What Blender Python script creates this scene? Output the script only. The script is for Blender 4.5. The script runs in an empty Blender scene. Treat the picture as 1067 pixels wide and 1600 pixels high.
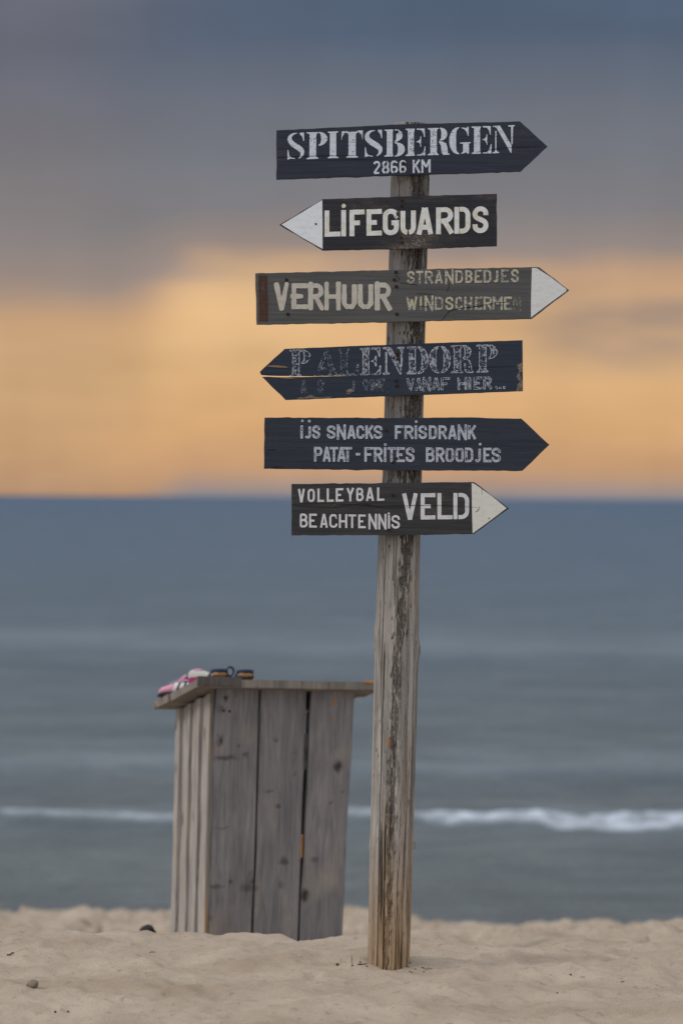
import bpy, bmesh, math, random
import numpy as np
from mathutils import Vector, Matrix, Euler

C = bpy.context.scene
COL = C.collection
rnd = random.Random(7)
R = math.radians

# ------------------------------------------------------------------ camera
CAM_H = 1.47
FOCAL, SENSOR, PH, PW = 100.0, 36.0, 1600, 1067
FP = PH * FOCAL / SENSOR                     # focal length in photo pixels
cam_d = bpy.data.cameras.new('camera')
cam = bpy.data.objects.new('camera', cam_d); COL.objects.link(cam)
cam_d.sensor_fit = 'VERTICAL'; cam_d.sensor_height = SENSOR; cam_d.sensor_width = 24
cam_d.lens = FOCAL; cam_d.clip_start = 0.1; cam_d.clip_end = 200000
cam_rot = Matrix.Rotation(R(90 - 0.29), 4, 'X') @ Matrix.Rotation(R(0.45), 4, 'Z')
cam.matrix_world = Matrix.Translation((0, 0, CAM_H)) @ cam_rot
cam_d.dof.use_dof = True; cam_d.dof.focus_distance = 8.83; cam_d.dof.aperture_fstop = 2.7
C.camera = cam

# ------------------------------------------------------------------ world: dusk sky with a cloud bank over an orange band
SUN_ELEV, SUN_AZ = R(40), R(-112)            # azimuth from +Y towards +X (light from the left, a little behind the camera)
world = bpy.data.worlds.new("World"); C.world = world; world.use_nodes = True
wt = world.node_tree; wn = wt.nodes; wl = wt.links
wn.clear()
def WN(t, **kw):
    n = wn.new(t)
    for k, v in kw.items(): setattr(n, k, v)
    return n
def wmath(op, a, b=None, c=None, clamp=False):
    n = WN('ShaderNodeMath', operation=op, use_clamp=clamp)
    for i, v in enumerate((a, b, c)):
        if v is None: continue
        if isinstance(v, (int, float)): n.inputs[i].default_value = v
        else: wl.new(v, n.inputs[i])
    return n.outputs[0]
def wramp(fac, stops, interp='LINEAR'):
    n = WN('ShaderNodeValToRGB'); n.color_ramp.interpolation = interp
    el = n.color_ramp.elements
    while len(el) < len(stops): el.new(0.5)
    for e, (p, c) in zip(el, stops):
        e.position = p; e.color = (c[0], c[1], c[2], 1)
    wl.new(fac, n.inputs[0]); return n.outputs[0]
def wmix(f, a, b, bt='MIX'):
    n = WN('ShaderNodeMix', data_type='RGBA', blend_type=bt)
    for i, v in ((0, f), (6, a), (7, b)):
        if isinstance(v, (int, float)): n.inputs[i].default_value = v
        elif isinstance(v, tuple): n.inputs[i].default_value = (*v, 1)
        else: wl.new(v, n.inputs[i])
    return n.outputs[2]
def wnoise(vec, scale, detail=3, rough=0.55):
    n = WN('ShaderNodeTexNoise'); n.inputs['Scale'].default_value = scale
    n.inputs['Detail'].default_value = detail; n.inputs['Roughness'].default_value = rough
    wl.new(vec, n.inputs['Vector']); return n.outputs[0]
def lin(r, g, b):
    f = lambda c: (c / 255 / 12.92) if c / 255 <= 0.04045 else ((c / 255 + 0.055) / 1.055) ** 2.4
    return (f(r), f(g), f(b))
tc = WN('ShaderNodeTexCoord'); sep = WN('ShaderNodeSeparateXYZ'); wl.new(tc.outputs['Generated'], sep.inputs[0])
dx, dy, dz = sep.outputs
mp = WN('ShaderNodeMapping'); mp.inputs['Scale'].default_value = (6.0, 1.0, 34.0); wl.new(tc.outputs['Generated'], mp.inputs['Vector'])
mp2 = WN('ShaderNodeMapping'); mp2.inputs['Scale'].default_value = (14.0, 1.0, 60.0); mp2.inputs['Location'].default_value = (3.1, .4, 1.7)
wl.new(tc.outputs['Generated'], mp2.inputs['Vector'])
n1 = wnoise(mp.outputs[0], 1.0, 3.0); n2 = wnoise(mp2.outputs[0], 1.0, 4.0)
# the cloud bank's lower edge hangs lower to the left and far right
def wss(v, a, b):
    n = WN('ShaderNodeMapRange', interpolation_type='SMOOTHSTEP'); wl.new(v, n.inputs[0]); n.inputs[1].default_value = a; n.inputs[2].default_value = b; return n.outputs[0]
ndx = wmath('MULTIPLY', dx, -1.0)
edge_shift = wmath('MULTIPLY', wmath('MULTIPLY', wmath('SUBTRACT', n1, 0.5), 0.010), wss(dz, 0.012, 0.05))
left_low = wmath('MULTIPLY', wss(ndx, 0.050, 0.082), 0.010)
zz = wmath('ADD', wmath('ADD', wmath('ADD', dz, edge_shift), wmath('MULTIPLY', wmath('MULTIPLY', wmath('SUBTRACT', n2, 0.5), 0.022), wss(dz, 0.012, 0.05))), left_low)
zf = wmath('MULTIPLY', zz, 5.0, clamp=True)   # 0..0.2 -> 0..1
front = wramp(zf, [(0.0, lin(140, 142, 152)), (0.014, lin(172, 152, 142)), (0.05, lin(212, 165, 124)), (0.12, lin(228, 177, 123)),
                   (0.24, lin(234, 186, 130)), (0.335, lin(232, 184, 132)), (0.370, lin(216, 172, 131)), (0.435, lin(160, 143, 134)), (0.52, lin(133, 129, 131)),
                   (0.60, lin(123, 124, 130)), (0.68, lin(115, 118, 127)), (0.745, lin(102, 110, 124)), (0.80, lin(88, 101, 121)),
                   (0.87, lin(87, 101, 121)), (1.0, lin(97, 109, 127))])
# the band is duller and greyer to the left, and grey streaks cross it on the right
lft = wss(ndx, 0.045, 0.105)
front = wmix(wmath('MULTIPLY', lft, 0.26), front, lin(158, 136, 120))
n3 = wnoise(mp2.outputs[0], 0.55, 3.0)
rs = wmath('MULTIPLY', wss(dx, 0.035, 0.085), wmath('MULTIPLY', wss(zf, 0.20, 0.29), wss(wmath('MULTIPLY', zf, -1.0), -0.40, -0.31)))
front = wmix(wmath('MULTIPLY', rs, wmath('ADD', 0.15, wmath('MULTIPLY', wss(n3, .35, .6), 0.55))), front, lin(150, 134, 128))
up = wss(zf, 0.55, 0.8)
front = wmix(wmath('MULTIPLY', wmath('MULTIPLY', wss(ndx, -0.02, 0.12), up), 0.45), front, lin(106, 108, 120))
glow = wmath('MULTIPLY', wmath('MULTIPLY', wss(ndx, -0.02, 0.03), wss(dx, -0.075, -0.045)), wmath('MULTIPLY', wss(zf, 0.16, 0.30), wss(wmath('MULTIPLY', zf, -1.0), -0.44, -0.36)))
front = wmix(wmath('MULTIPLY', glow, 0.6), front, lin(249, 204, 146))
# patches and faint shafts inside the bank
mp3 = WN('ShaderNodeMapping'); mp3.inputs['Scale'].default_value = (34.0, 1.0, 5.0); wl.new(tc.outputs['Generated'], mp3.inputs['Vector'])
n4 = wnoise(mp3.outputs[0], 1.0, 2.0)
streak = wmath('ADD', wmath('MULTIPLY', wmath('SUBTRACT', n2, 0.5), 0.55), wmath('MULTIPLY', wmath('SUBTRACT', n4, 0.5), 0.3))
front = wmix(1.0, front, wmix(wmath('ADD', 0.5, streak, clamp=True), lin(190, 192, 196), lin(255, 255, 255)), 'MULTIPLY')
front = wmix(1.0, front, (1.19, 1.19, 1.20), 'MULTIPLY')
# higher up and behind the camera: a brighter overcast
hz = wramp(wmath('MULTIPLY', dz, 1.0, clamp=True), [(0.0, (.56, .57, .61)), (0.2, (.78, .80, .84)), (0.6, (1.05, 1.06, 1.09)), (1.0, (1.15, 1.15, 1.17))])
hz = wmix(wmath('MULTIPLY', n1, 0.35), hz, (.55, .57, .62))
fy = wmath('MULTIPLY', wmath('ADD', wmath('MULTIPLY', dy, 1.6), 0.15), 1.0, clamp=True)       # 1 towards the sea
lowz = wmath('SUBTRACT', 1.0, wmath('MULTIPLY', wmath('SUBTRACT', dz, 0.24), 3.0, clamp=True))
cloud = wmix(wmath('MULTIPLY', fy, lowz), hz, front)
sky = WN('ShaderNodeTexSky', sky_type='NISHITA'); sky.sun_disc = False
sky.sun_elevation = SUN_ELEV; sky.sun_rotation = SUN_AZ
skyc = wmix(1.0, sky.outputs[0], (0.06, 0.06, 0.06), 'MULTIPLY')
total = wmix(0.94, skyc, cloud)
bg = WN('ShaderNodeBackground'); bg.inputs['Strength'].default_value = 1.0
wl.new(total, bg.inputs['Color'])
wo = WN('ShaderNodeOutputWorld'); wl.new(bg.outputs[0], wo.inputs['Surface'])

# ------------------------------------------------------------------ sun behind cloud
sun_d = bpy.data.lights.new('sun', 'SUN'); sun_d.energy = 1.1; sun_d.angle = R(20); sun_d.color = (1.0, 0.92, 0.83)
sun = bpy.data.objects.new('sun', sun_d); COL.objects.link(sun)
sd = Vector((math.sin(SUN_AZ) * math.cos(SUN_ELEV), math.cos(SUN_AZ) * math.cos(SUN_ELEV), math.sin(SUN_ELEV)))
sun.rotation_euler = (-sd).to_track_quat('-Z', 'Y').to_euler()

C.view_settings.view_transform = 'Standard'; C.view_settings.look = 'None'
C.view_settings.exposure = 0.0; C.view_settings.gamma = 1.0
C.cycles.max_bounces = 6; C.cycles.transparent_max_bounces = 16

# ------------------------------------------------------------------ helpers
cam_inv = cam_rot.to_3x3()
CAM = Vector((0, 0, CAM_H))
def ray(px, py):
    return cam_inv @ Vector(((px - PW / 2) / FP, -(py - PH / 2) / FP, -1.0))
def at(px, py, Y):
    d = ray(px, py); return CAM + d * (Y / d.y)

def vnoise2(x, y, seed=0):
    x = np.asarray(x, float); y = np.asarray(y, float)
    xi = np.floor(x).astype(np.int64); yi = np.floor(y).astype(np.int64); xf = x - xi; yf = y - yi
    def h(a, b):
        n = (a * 374761393 + b * 668265263 + seed * 974634777) & 0x7fffffff
        n = ((n ^ (n >> 13)) * 1274126177) & 0x7fffffff
        n = ((n ^ (n >> 16)) * 2246822519) & 0x7fffffff
        return ((n ^ (n >> 15)) & 0xffff) / 65535.0
    u = xf * xf * (3 - 2 * xf); v = yf * yf * (3 - 2 * yf)
    return (h(xi, yi) * (1 - u) + h(xi + 1, yi) * u) * (1 - v) + (h(xi, yi + 1) * (1 - u) + h(xi + 1, yi + 1) * u) * v
def fbm2(x, y, o=4, seed=0, g=0.5):
    s = 0; a = 1; t = 0
    for i in range(o):
        s = s + a * vnoise2(x * 2 ** i + 17.3 * i, y * 2 ** i - 9.1 * i, seed + i); t += a; a *= g
    return s / t
def sstep(a, b, x):
    t = np.clip((x - a) / (b - a), 0, 1); return t * t * (3 - 2 * t)

def mesh_obj(name, verts, faces, mats, parent=None, smooth=False, fmat=None, attrs=None):
    me = bpy.data.meshes.new(name)
    me.from_pydata([tuple(v) for v in verts], [], [tuple(f) for f in faces])
    if not isinstance(mats, (list, tuple)): mats = [mats]
    for m in mats: me.materials.append(m)
    if fmat is not None: me.polygons.foreach_set('material_index', np.asarray(fmat, np.int32))
    if smooth: me.polygons.foreach_set('use_smooth', np.ones(len(me.polygons), bool))
    for k, v in (attrs or {}).items():
        a = me.attributes.new(k, 'FLOAT', 'POINT'); a.data.foreach_set('value', np.asarray(v, np.float32))
    me.update()
    o = bpy.data.objects.new(name, me); COL.objects.link(o)
    if parent: o.parent = parent
    return o
def bm_obj(name, bm, mats, parent=None, smooth=False):
    me = bpy.data.meshes.new(name); bm.to_mesh(me); bm.free()
    if not isinstance(mats, (list, tuple)): mats = [mats]
    for m in mats: me.materials.append(m)
    if smooth: me.polygons.foreach_set('use_smooth', np.ones(len(me.polygons), bool))
    o = bpy.data.objects.new(name, me); COL.objects.link(o)
    if parent: o.parent = parent
    return o
def grid_faces(nr, nc, wrap=False):
    i = np.arange(nr - 1)[:, None]; j = np.arange(nc if wrap else nc - 1)[None, :]
    j2 = (j + 1) % nc
    a = i * nc + j; b = i * nc + j2; c = (i + 1) * nc + j2; d = (i + 1) * nc + j
    return np.stack([a + 0 * j, b + 0 * j, c + 0 * j, d + 0 * j], -1).reshape(-1, 4)
def empty(name, loc, label, cat, group=None, rot=(0, 0, 0)):
    o = bpy.data.objects.new(name, None); COL.objects.link(o)
    o.location = loc; o.rotation_euler = rot; o.empty_display_size = 0.1
    tag(o, label, cat, group); return o
def tag(o, label=None, cat=None, group=None, kind=None):
    if label: o['label'] = label
    if cat: o['category'] = cat
    if group: o['group'] = group
    if kind: o['kind'] = kind
    return o

# material helper -------------------------------------------------
class M:
    def __init__(s, name):
        s.m = bpy.data.materials.new(name); s.m.use_nodes = True
        s.t = s.m.node_tree; s.n = s.t.nodes; s.l = s.t.links
        s.n.clear()
        s.out = s.n.new('ShaderNodeOutputMaterial')
        s.p = s.n.new('ShaderNodeBsdfPrincipled'); s.l.new(s.p.outputs[0], s.out.inputs[0])
        s.p.inputs['Roughness'].default_value = 0.8
        s.p.inputs['Specular IOR Level'].default_value = 0.25
    def set(s, sock, v):
        i = s.p.inputs[sock] if isinstance(sock, str) else sock
        if isinstance(v, (int, float)): i.default_value = v
        elif isinstance(v, tuple): i.default_value = (*v, 1) if len(v) == 3 and i.type == 'RGBA' else v
        else: s.l.new(v, i)
    def coord(s, scale=(1, 1, 1), loc=(0, 0, 0), which='Object'):
        t = s.n.new('ShaderNodeTexCoord'); m = s.n.new('ShaderNodeMapping')
        m.inputs['Scale'].default_value = scale; m.inputs['Location'].default_value = loc
        s.l.new(t.outputs[which], m.inputs[0]); return m.outputs[0]
    def noise(s, vec, scale=1, detail=4, rough=0.55, dist=0):
        n = s.n.new('ShaderNodeTexNoise'); n.inputs['Scale'].default_value = scale; n.inputs['Detail'].default_value = detail
        n.inputs['Roughness'].default_value = rough; n.inputs['Distortion'].default_value = dist
        s.l.new(vec, n.inputs['Vector']); return n.outputs[0]
    def voro(s, vec, scale=1, feature='F1'):
        n = s.n.new('ShaderNodeTexVoronoi'); n.feature = feature; n.inputs['Scale'].default_value = scale
        s.l.new(vec, n.inputs['Vector']); return n.outputs['Distance']
    def math(s, op, a, b=None, c=None, clamp=False):
        n = s.n.new('ShaderNodeMath'); n.operation = op; n.use_clamp = clamp
        for i, v in enumerate((a, b, c)):
            if v is not None: s.set(n.inputs[i], v)
        return n.outputs[0]
    def ss(s, v, a, b):
        n = s.n.new('ShaderNodeMapRange'); n.interpolation_type = 'SMOOTHSTEP'
        s.set(n.inputs[0], v); n.inputs[1].default_value = a; n.inputs[2].default_value = b; return n.outputs[0]
    def mix(s, f, a, b, bt='MIX'):
        n = s.n.new('ShaderNodeMix'); n.data_type = 'RGBA'; n.blend_type = bt
        s.set(n.inputs[0], f); s.set(n.inputs[6], a); s.set(n.inputs[7], b); return n.outputs[2]
    def ramp(s, f, stops):
        n = s.n.new('ShaderNodeValToRGB'); el = n.color_ramp.elements
        while len(el) < len(stops): el.new(0.5)
        for e, (p, c) in zip(el, stops): e.position = p; e.color = (*c, 1)
        s.set(n.inputs[0], f); return n.outputs[0]
    def attr(s, name):
        n = s.n.new('ShaderNodeAttribute'); n.attribute_name = name; return n.outputs['Fac']
    def bump(s, h, strength=0.3, dist=0.01, normal=None):
        n = s.n.new('ShaderNodeBump'); n.inputs['Strength'].default_value = strength; n.inputs['Distance'].default_value = dist
        s.l.new(h, n.inputs['Height'])
        if normal: s.l.new(normal, n.inputs['Normal'])
        s.l.new(n.outputs[0], s.p.inputs['Normal']); return n.outputs[0]
    def alpha(s, fac):
        tr = s.n.new('ShaderNodeBsdfTransparent'); mx = s.n.new('ShaderNodeMixShader')
        s.set(mx.inputs[0], fac); s.l.new(tr.outputs[0], mx.inputs[1]); s.l.new(s.p.outputs[0], mx.inputs[2]); s.l.new(mx.outputs[0], s.out.inputs[0])

# ================================================================== SETTING: sand
def axis(parts):
    out = []
    for a, b, n in parts: out += list(np.linspace(a, b, n, endpoint=False))
    return np.array(out + [parts[-1][1]])
POST_Y = 8.9
def crest(X):                                 # distance at which the near sand flat breaks away to the beach behind
    return 9.62 + 0.05 * np.sin(X * 4.1 + .6) + 0.05 * np.sin(X * 9.7) + 0.12 * (fbm2(X * 2.2 + 3, X * 0 + 1, 3, 11) - .5)
def sand_h(X, Y):
    z = -0.012 * np.ones_like(X)
    z = z + (fbm2(X * 1.6, Y * 1.1, 3, 1) - .5) * 0.055
    z = z + (fbm2(X * 6.0, Y * 4.0, 3, 5) - .5) * 0.042
    z = z + (fbm2(X * 15, Y * 13, 3, 9) - .5) * 0.024 + (fbm2(X * 45, Y * 34, 2, 10) - .5) * 0.005
    rid = 1 - np.abs(2 * fbm2(X * 4.5 + 2, Y * 5.5 + .8 * X, 3, 13) - 1) * 3.2
    z = z + 0.013 * np.clip(rid, 0, 1) ** 2 * (0.3 + fbm2(X * 1.3, Y * 1.3, 2, 15))
    # little wind heap just before the crest, right of the bin
    z = z + 0.018 * np.exp(-((X + 0.02) / 0.12) ** 2 - ((Y - 9.5) / 0.18) ** 2) - 0.020 * np.exp(-((X + 0.11) / 0.06) ** 2 - ((Y - 9.6) / 0.3) ** 2)
    z = z + 0.012 * np.exp(-((X + 0.30) / 0.10) ** 2 - ((Y - 9.55) / 0.2) ** 2)
    # sand heaped against the foot of the post
    d2 = (X - 0.155) ** 2 + (Y - POST_Y) ** 2
    z = z + 0.012 * np.exp(-d2 / 0.03)
    c = crest(X)
    far = -0.30 * sstep(0, 1.2, Y - c) - 0.122 * np.clip(Y - c - 0.6, 0, None)
    soft = sstep(0.2, 1.0, X)                 # to the right the flat runs out more gently
    far2 = -0.112 * np.clip(Y - c + 0.6, 0, None) - 0.036 * np.clip(Y - c - 1.5, 0, None)
    zf = far * (1 - soft) + far2 * soft
    z = z + zf
    k = sstep(1.0, 3.0, Y - c)
    foot = (fbm2(X * 3.2, Y * 2.0, 3, 21) - .5) * 0.06 + (fbm2(X * 9, Y * 5.5, 3, 23) - .5) * 0.10
    foot = foot - 0.085 * sstep(.58, .70, vnoise2(X * 5.1, Y * 2.9, 33)) + 0.025 * sstep(.62, .8, vnoise2(X * 5.7 + 4, Y * 2.6, 37))
    z = z + foot * k
    # down to the water beyond the berm
    z = z - 0.5 * np.clip(Y - 22.0, 0, None) * (Y > 22)
    # and level out behind the camera
    return z
xs = axis([(-400, -60, 8), (-60, -12, 16), (-12, -3, 50), (-3, -1.7, 40), (-1.7, 1.7, 260), (1.7, 3, 40), (3, 12, 50), (12, 60, 16), (60, 400, 8)])
ys = axis([(-300, -20, 8), (-20, 5, 24), (5, 7.6, 40), (7.6, 10.4, 230), (10.4, 14, 70), (14, 23, 110), (23, 30, 16)])
X, Y = np.meshgrid(xs, ys)
Z = sand_h(X, Y)
m = M('sand')
v1 = m.coord((1, 1, 1))
tone = m.noise(v1, 3.0, 5, .6); fine = m.noise(v1, 420, 2, .7); mid = m.noise(m.coord((30, 22, 30)), 1.0, 4, .6)
col = m.ramp(tone, [(0.3, (.315, .256, .200)), (0.5, (.378, .315, .252)), (0.72, (.440, .374, .303))])
col = m.mix(m.math('MULTIPLY', m.ss(mid, .58, .72), .8), col, (.25, .195, .145))
patchy = m.noise(m.coord((1.1, 2.4, 1), (5, 2, 0)), 1, 5, .65)
col = m.mix(m.math('MULTIPLY', m.ss(patchy, .52, .68), .45), col, (.27, .205, .145))
grain = m.ramp(fine, [(0.3, (.60, .58, .55)), (0.5, (1, 1, 1)), (0.72, (1.3, 1.3, 1.3))])
col = m.mix(0.8, col, grain, 'MULTIPLY')
m.set('Base Color', col); m.set('Roughness', 0.95); m.set('Specular IOR Level', 0.1)
hh = m.math('ADD', m.math('MULTIPLY', mid, 0.9), m.math('MULTIPLY', fine, 0.25))
m.bump(hh, 0.75, 0.008)
sand = mesh_obj('beach_sand', np.stack([X, Y, Z], -1).reshape(-1, 3), grid_faces(len(ys), len(xs)), m.m, smooth=True)
tag(sand, kind='structure')
def ground_z(x, y):
    return float(sand_h(np.array([float(x)]), np.array([float(y)]))[0])

# ================================================================== SETTING: sea with its breaking wave
SEA_Z = -2.30
HS = CAM_H - SEA_Z
ysea = axis([(21, 32, 30), (32, 37, 180), (37, 44, 60), (44, 90, 120), (90, 400, 50), (400, 4000, 30), (4000, 60000, 20)])
us = axis([(-40, -1.2, 20), (-1.2, 1.2, 300), (1.2, 40, 20)])
U, YS = np.meshgrid(us, ysea)
XS = U * np.minimum(YS, 2e9) * 0.16 + 0
ZS = np.full_like(XS, SEA_Z)
def rowY(py, xpix):                           # distance on the sea plane of the wave line seen at that height
    return HS * FP / (py - 777.0)
# breaking wave: crest line wanders; whitewater mask in front of it
YW = 33.45 + 0.25 * np.sin(XS * .9 + .5) + 0.35 * (fbm2(XS * 1.1, XS * 0, 3, 51) - .5)
t = YS - YW
lip = 0.55 + .45 * sstep(.35, .65, fbm2(XS * .8 + 7, XS * 0 + 2, 3, 91))
ZS += 0.10 * np.exp(-(t / 0.40) ** 2) * lip - 0.03 * np.exp(-((t + .7) / 0.4) ** 2)
side = 0.22 + 0.80 * sstep(0.3, 1.6, XS)
depth = 0.12 + side * (0.26 + 0.42 * sstep(.30, .72, fbm2(XS * 1.5, XS * 0 + 3, 3, 61)))
foam = sstep(-depth - .16, -depth + .16, t) * (1 - sstep(-.05, 0.25, t))
lace = fbm2(XS * 6, YS * 3.2, 4, 63)
foam = foam * np.clip(0.42 + 1.3 * (lace - .30), 0, 1.0) * (0.62 + 0.38 * side)
foam += 0.16 * sstep(.46, .7, fbm2(XS * 1.5, YS * 1.8, 4, 67)) * sstep(0, .3, t) * (1 - sstep(.8, 2.2, t))
ZS += 0.05 * foam * (lace - .3)
# low swells with faint foam streaks
def swell(yc, w, amp, h, seed, sl=0):
    tt = YS - (yc + w * 1.4 * (fbm2(XS * .6 / (yc / 35), XS * 0, 3, seed) - .5))
    return amp * np.exp(-(tt / w) ** 2) * (0.35 + 1.2 * fbm2(XS * 1.1 / (yc / 35), YS * .5, 3, seed + 3)), h * np.exp(-(tt / w) ** 2)
for a in ((39.6, .9, .12, .08, 71), (41.2, .7, .09, .06, 75), (43.0, .7, .06, .05, 77), (72, 4.0, .10, .08, 83), (79, 3.6, .05, .06, 85)):
    f, h = swell(*a); foam = np.maximum(foam, 0) + f; ZS += h
m = M('sea_water')
pos = m.n.new('ShaderNodeNewGeometry').outputs['Position']
sx = m.n.new('ShaderNodeSeparateXYZ'); m.l.new(pos, sx.inputs[0])
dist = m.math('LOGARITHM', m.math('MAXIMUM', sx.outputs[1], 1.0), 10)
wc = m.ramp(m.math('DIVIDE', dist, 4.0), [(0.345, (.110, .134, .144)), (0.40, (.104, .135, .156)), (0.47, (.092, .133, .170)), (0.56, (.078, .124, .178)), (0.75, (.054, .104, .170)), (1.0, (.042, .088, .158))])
patch = m.noise(m.coord((.22, .35, 1)), 1, 4, .6)
rip = m.noise(m.coord((1.0, 1.5, 1), (3, 1, 0)), 1, 5, .65)
wc = m.mix(.8, wc, m.ramp(rip, [(0.32, (.80, .82, .84)), (0.68, (1.22, 1.2, 1.17))]), 'MULTIPLY')
wc = m.mix(1.0, wc, m.ramp(patch, [(0.3, (.80, .83, .86)), (0.7, (1.2, 1.17, 1.14))]), 'MULTIPLY')
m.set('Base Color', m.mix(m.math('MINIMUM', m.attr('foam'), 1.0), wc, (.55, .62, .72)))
m.set('Roughness', m.math('ADD', 0.38, m.math('MULTIPLY', m.attr('foam'), .5), clamp=True)); m.set('IOR', 1.33); m.set('Specular IOR Level', 0.12)
w1 = m.noise(m.coord((1.2, 2.4, 1)), 1, 5, .6); w2 = m.noise(m.coord((6, 11, 1)), 1, 3, .6)
m.bump(m.math('ADD', w1, m.math('MULTIPLY', w2, .25)), 0.9, 0.35)
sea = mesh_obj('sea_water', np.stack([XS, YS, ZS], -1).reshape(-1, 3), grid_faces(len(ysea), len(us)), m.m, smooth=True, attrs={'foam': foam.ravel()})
tag(sea, kind='structure')

# ================================================================== signpost
sp = empty('signpost', (at(607, 1508, POST_Y).x, POST_Y, 0.0), 'weathered round wooden signpost with six painted arrow boards standing in the sand', 'signpost')
SPL = sp.location.copy()
# centre line and radius read off the picture (left edge, right edge)
edges = [(1560, 571, 638), (1508, 574, 640), (1430, 575.5, 642.5), (1322, 577, 645.5), (1240, 579.5, 648), (1150, 581.5, 650.5), (1060, 584, 652.5),
         (990, 586, 654), (900, 589, 655.5), (840, 591, 656.5), (740, 598, 659), (640, 600.5, 661), (515, 604, 664), (400, 608, 667), (280, 610.5, 670.5), (193.5, 616, 668)]
ez = [at((l + r) / 2, y, POST_Y) for y, l, r in edges]
zk = np.array([p.z for p in ez]); xk = np.array([p.x for p in ez]); rk = np.array([(r - l) / 2 / FP * POST_Y for y, l, r in edges])
def post_c(z): return np.interp(z, zk, xk), np.interp(z, zk, rk)
def post_mesh():
    nt, nz = 300, 1100
    th = np.linspace(0, 2 * np.pi, nt, endpoint=False)      # 0 = towards the camera (-Y), + = to the right
    zt = zk[-1]
    z = np.linspace(-0.25, zt, nz)
    TH, Zg = np.meshgrid(th, z)
    a = np.where(TH > np.pi, TH - 2 * np.pi, TH)            # -pi..pi
    cx, r = post_c(Zg)
    kx = np.sin(a); ky = np.cos(a)
    r = r * (1 + 0.018 * (fbm2(kx * 1.5 + 5, Zg * 2.2 + ky, 3, 101) - .5) * 2 + 0.012 * np.cos(2 * a + Zg))
    # long fibres
    fib = fbm2(a * 14, Zg * 1.3 + 0.4 * np.sin(a * 3), 4, 111)
    r = r - 0.0022 * sstep(.52, .75, fib) - 0.0012 * (fbm2(a * 40, Zg * 5, 3, 121) - .5)
    dark = np.zeros_like(r); warm = np.zeros_like(r); gap = np.zeros_like(r)
    def crack(a0, z0, z1, w, d, seed, drift=0.0):
        nonlocal r, gap
        c = a0 + drift * (Zg - z0) + 0.05 * (fbm2(Zg * 3.0, Zg * 0, 3, seed) - .5) * 2
        k = sstep(z0, z0 + .12, Zg) * (1 - sstep(z1 - .12, z1, Zg))
        ww = w * (0.35 + 1.1 * vnoise2(Zg * 6, Zg * 0, seed + 1)) * k + 1e-5
        g = np.exp(-((a - c) / ww) ** 2) * (k > 0)
        r = r - d * g; gap = np.maximum(gap, g)
    crack(-0.62, -.1, 1.05, .030, .014, 131, 0.02)
    crack(-0.74, .75, 1.62, .020, .010, 133)
    crack(-0.62, 1.3, 2.7, .018, .008, 141)
    crack(-0.45, .12, .5, .05, .010, 135, -.12)
    crack(-0.30, -.1, .62, .018, .008, 137)
    crack(0.62, -.1, .55, .016, .006, 139)
    crack(0.32, -.1, .35, .014, .006, 143)
    crack(-0.15, 1.1, 1.9, .014, .006, 145)
    crack(-0.28, 1.2, 1.5, .012, .004, 146, .1)
    crack(0.55, 1.75, 2.7, .03, .010, 147)
    crack(0.95, .3, 1.1, .02, .006, 149)
    for i in range(46):                                     # short checks
        q = random.Random(200 + i); z0 = q.uniform(0, 2.5)
        crack(q.uniform(-1.4, 1.4), z0, z0 + q.uniform(.12, .45), q.uniform(.006, .013), q.uniform(.002, .005), 300 + i)
    # rotten, mossy strip: right of centre at the top, wandering to the left lower down; wider and darker among the boards as painted shade
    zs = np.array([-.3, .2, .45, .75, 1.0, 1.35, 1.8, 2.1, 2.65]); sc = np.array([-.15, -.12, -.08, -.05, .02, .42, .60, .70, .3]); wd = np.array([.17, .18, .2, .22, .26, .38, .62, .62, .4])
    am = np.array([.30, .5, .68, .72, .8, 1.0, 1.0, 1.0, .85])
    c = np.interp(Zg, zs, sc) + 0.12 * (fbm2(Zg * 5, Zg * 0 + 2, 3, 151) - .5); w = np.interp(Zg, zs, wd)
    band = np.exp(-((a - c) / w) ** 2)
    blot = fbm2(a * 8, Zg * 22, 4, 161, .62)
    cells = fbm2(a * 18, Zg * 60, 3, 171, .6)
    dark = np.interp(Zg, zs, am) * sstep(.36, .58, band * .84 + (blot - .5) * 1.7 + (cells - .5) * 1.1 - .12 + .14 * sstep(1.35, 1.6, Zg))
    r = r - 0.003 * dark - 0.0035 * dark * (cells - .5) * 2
    flake = np.exp(-((a - np.interp(Zg, [0, .6, 1.1], [-.1, -.08, .05])) / .26) ** 2) * (1 - sstep(.9, 1.4, Zg))
    fk = vnoise2(a * 17 + 2 * vnoise2(Zg * 9, a * 3, 201), Zg * 34, 203)
    dark = np.maximum(dark, flake * .78 * sstep(.52, .66, fk)); r = r - .0028 * flake * sstep(.4, .7, fk)
    spk = vnoise2(a * 26, Zg * 46, 207); dark = np.maximum(dark, .6 * sstep(.90, .97, spk))
    # side streaks darker near the right rim
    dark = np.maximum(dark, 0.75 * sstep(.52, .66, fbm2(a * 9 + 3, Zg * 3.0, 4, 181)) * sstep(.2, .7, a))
    # knots
    def knot(a0, z0, s, h, dk=0.8):
        nonlocal r, dark
        d = np.sqrt(((a - a0) * 0.067) ** 2 + ((Zg - z0) * .75) ** 2) / s
        r = r + h * np.exp(-d ** 2 * 1.2) - .35 * h * np.exp(-(d * 2.2) ** 2)
        dark = np.maximum(dark, dk * np.exp(-(d * 1.5) ** 2) * (0.5 + 0.5 * np.sin(d * 9) ** 2))
    knot(-1.45, at(587, 992, POST_Y).z, .028, .008, .2)
    knot(1.35, at(654, 1015, POST_Y).z, .020, .010)
    knot(-.02, at(609, 1318, POST_Y).z, .018, .004)
    knot(-.05, at(610, 1158, POST_Y).z, .014, .003)
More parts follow.
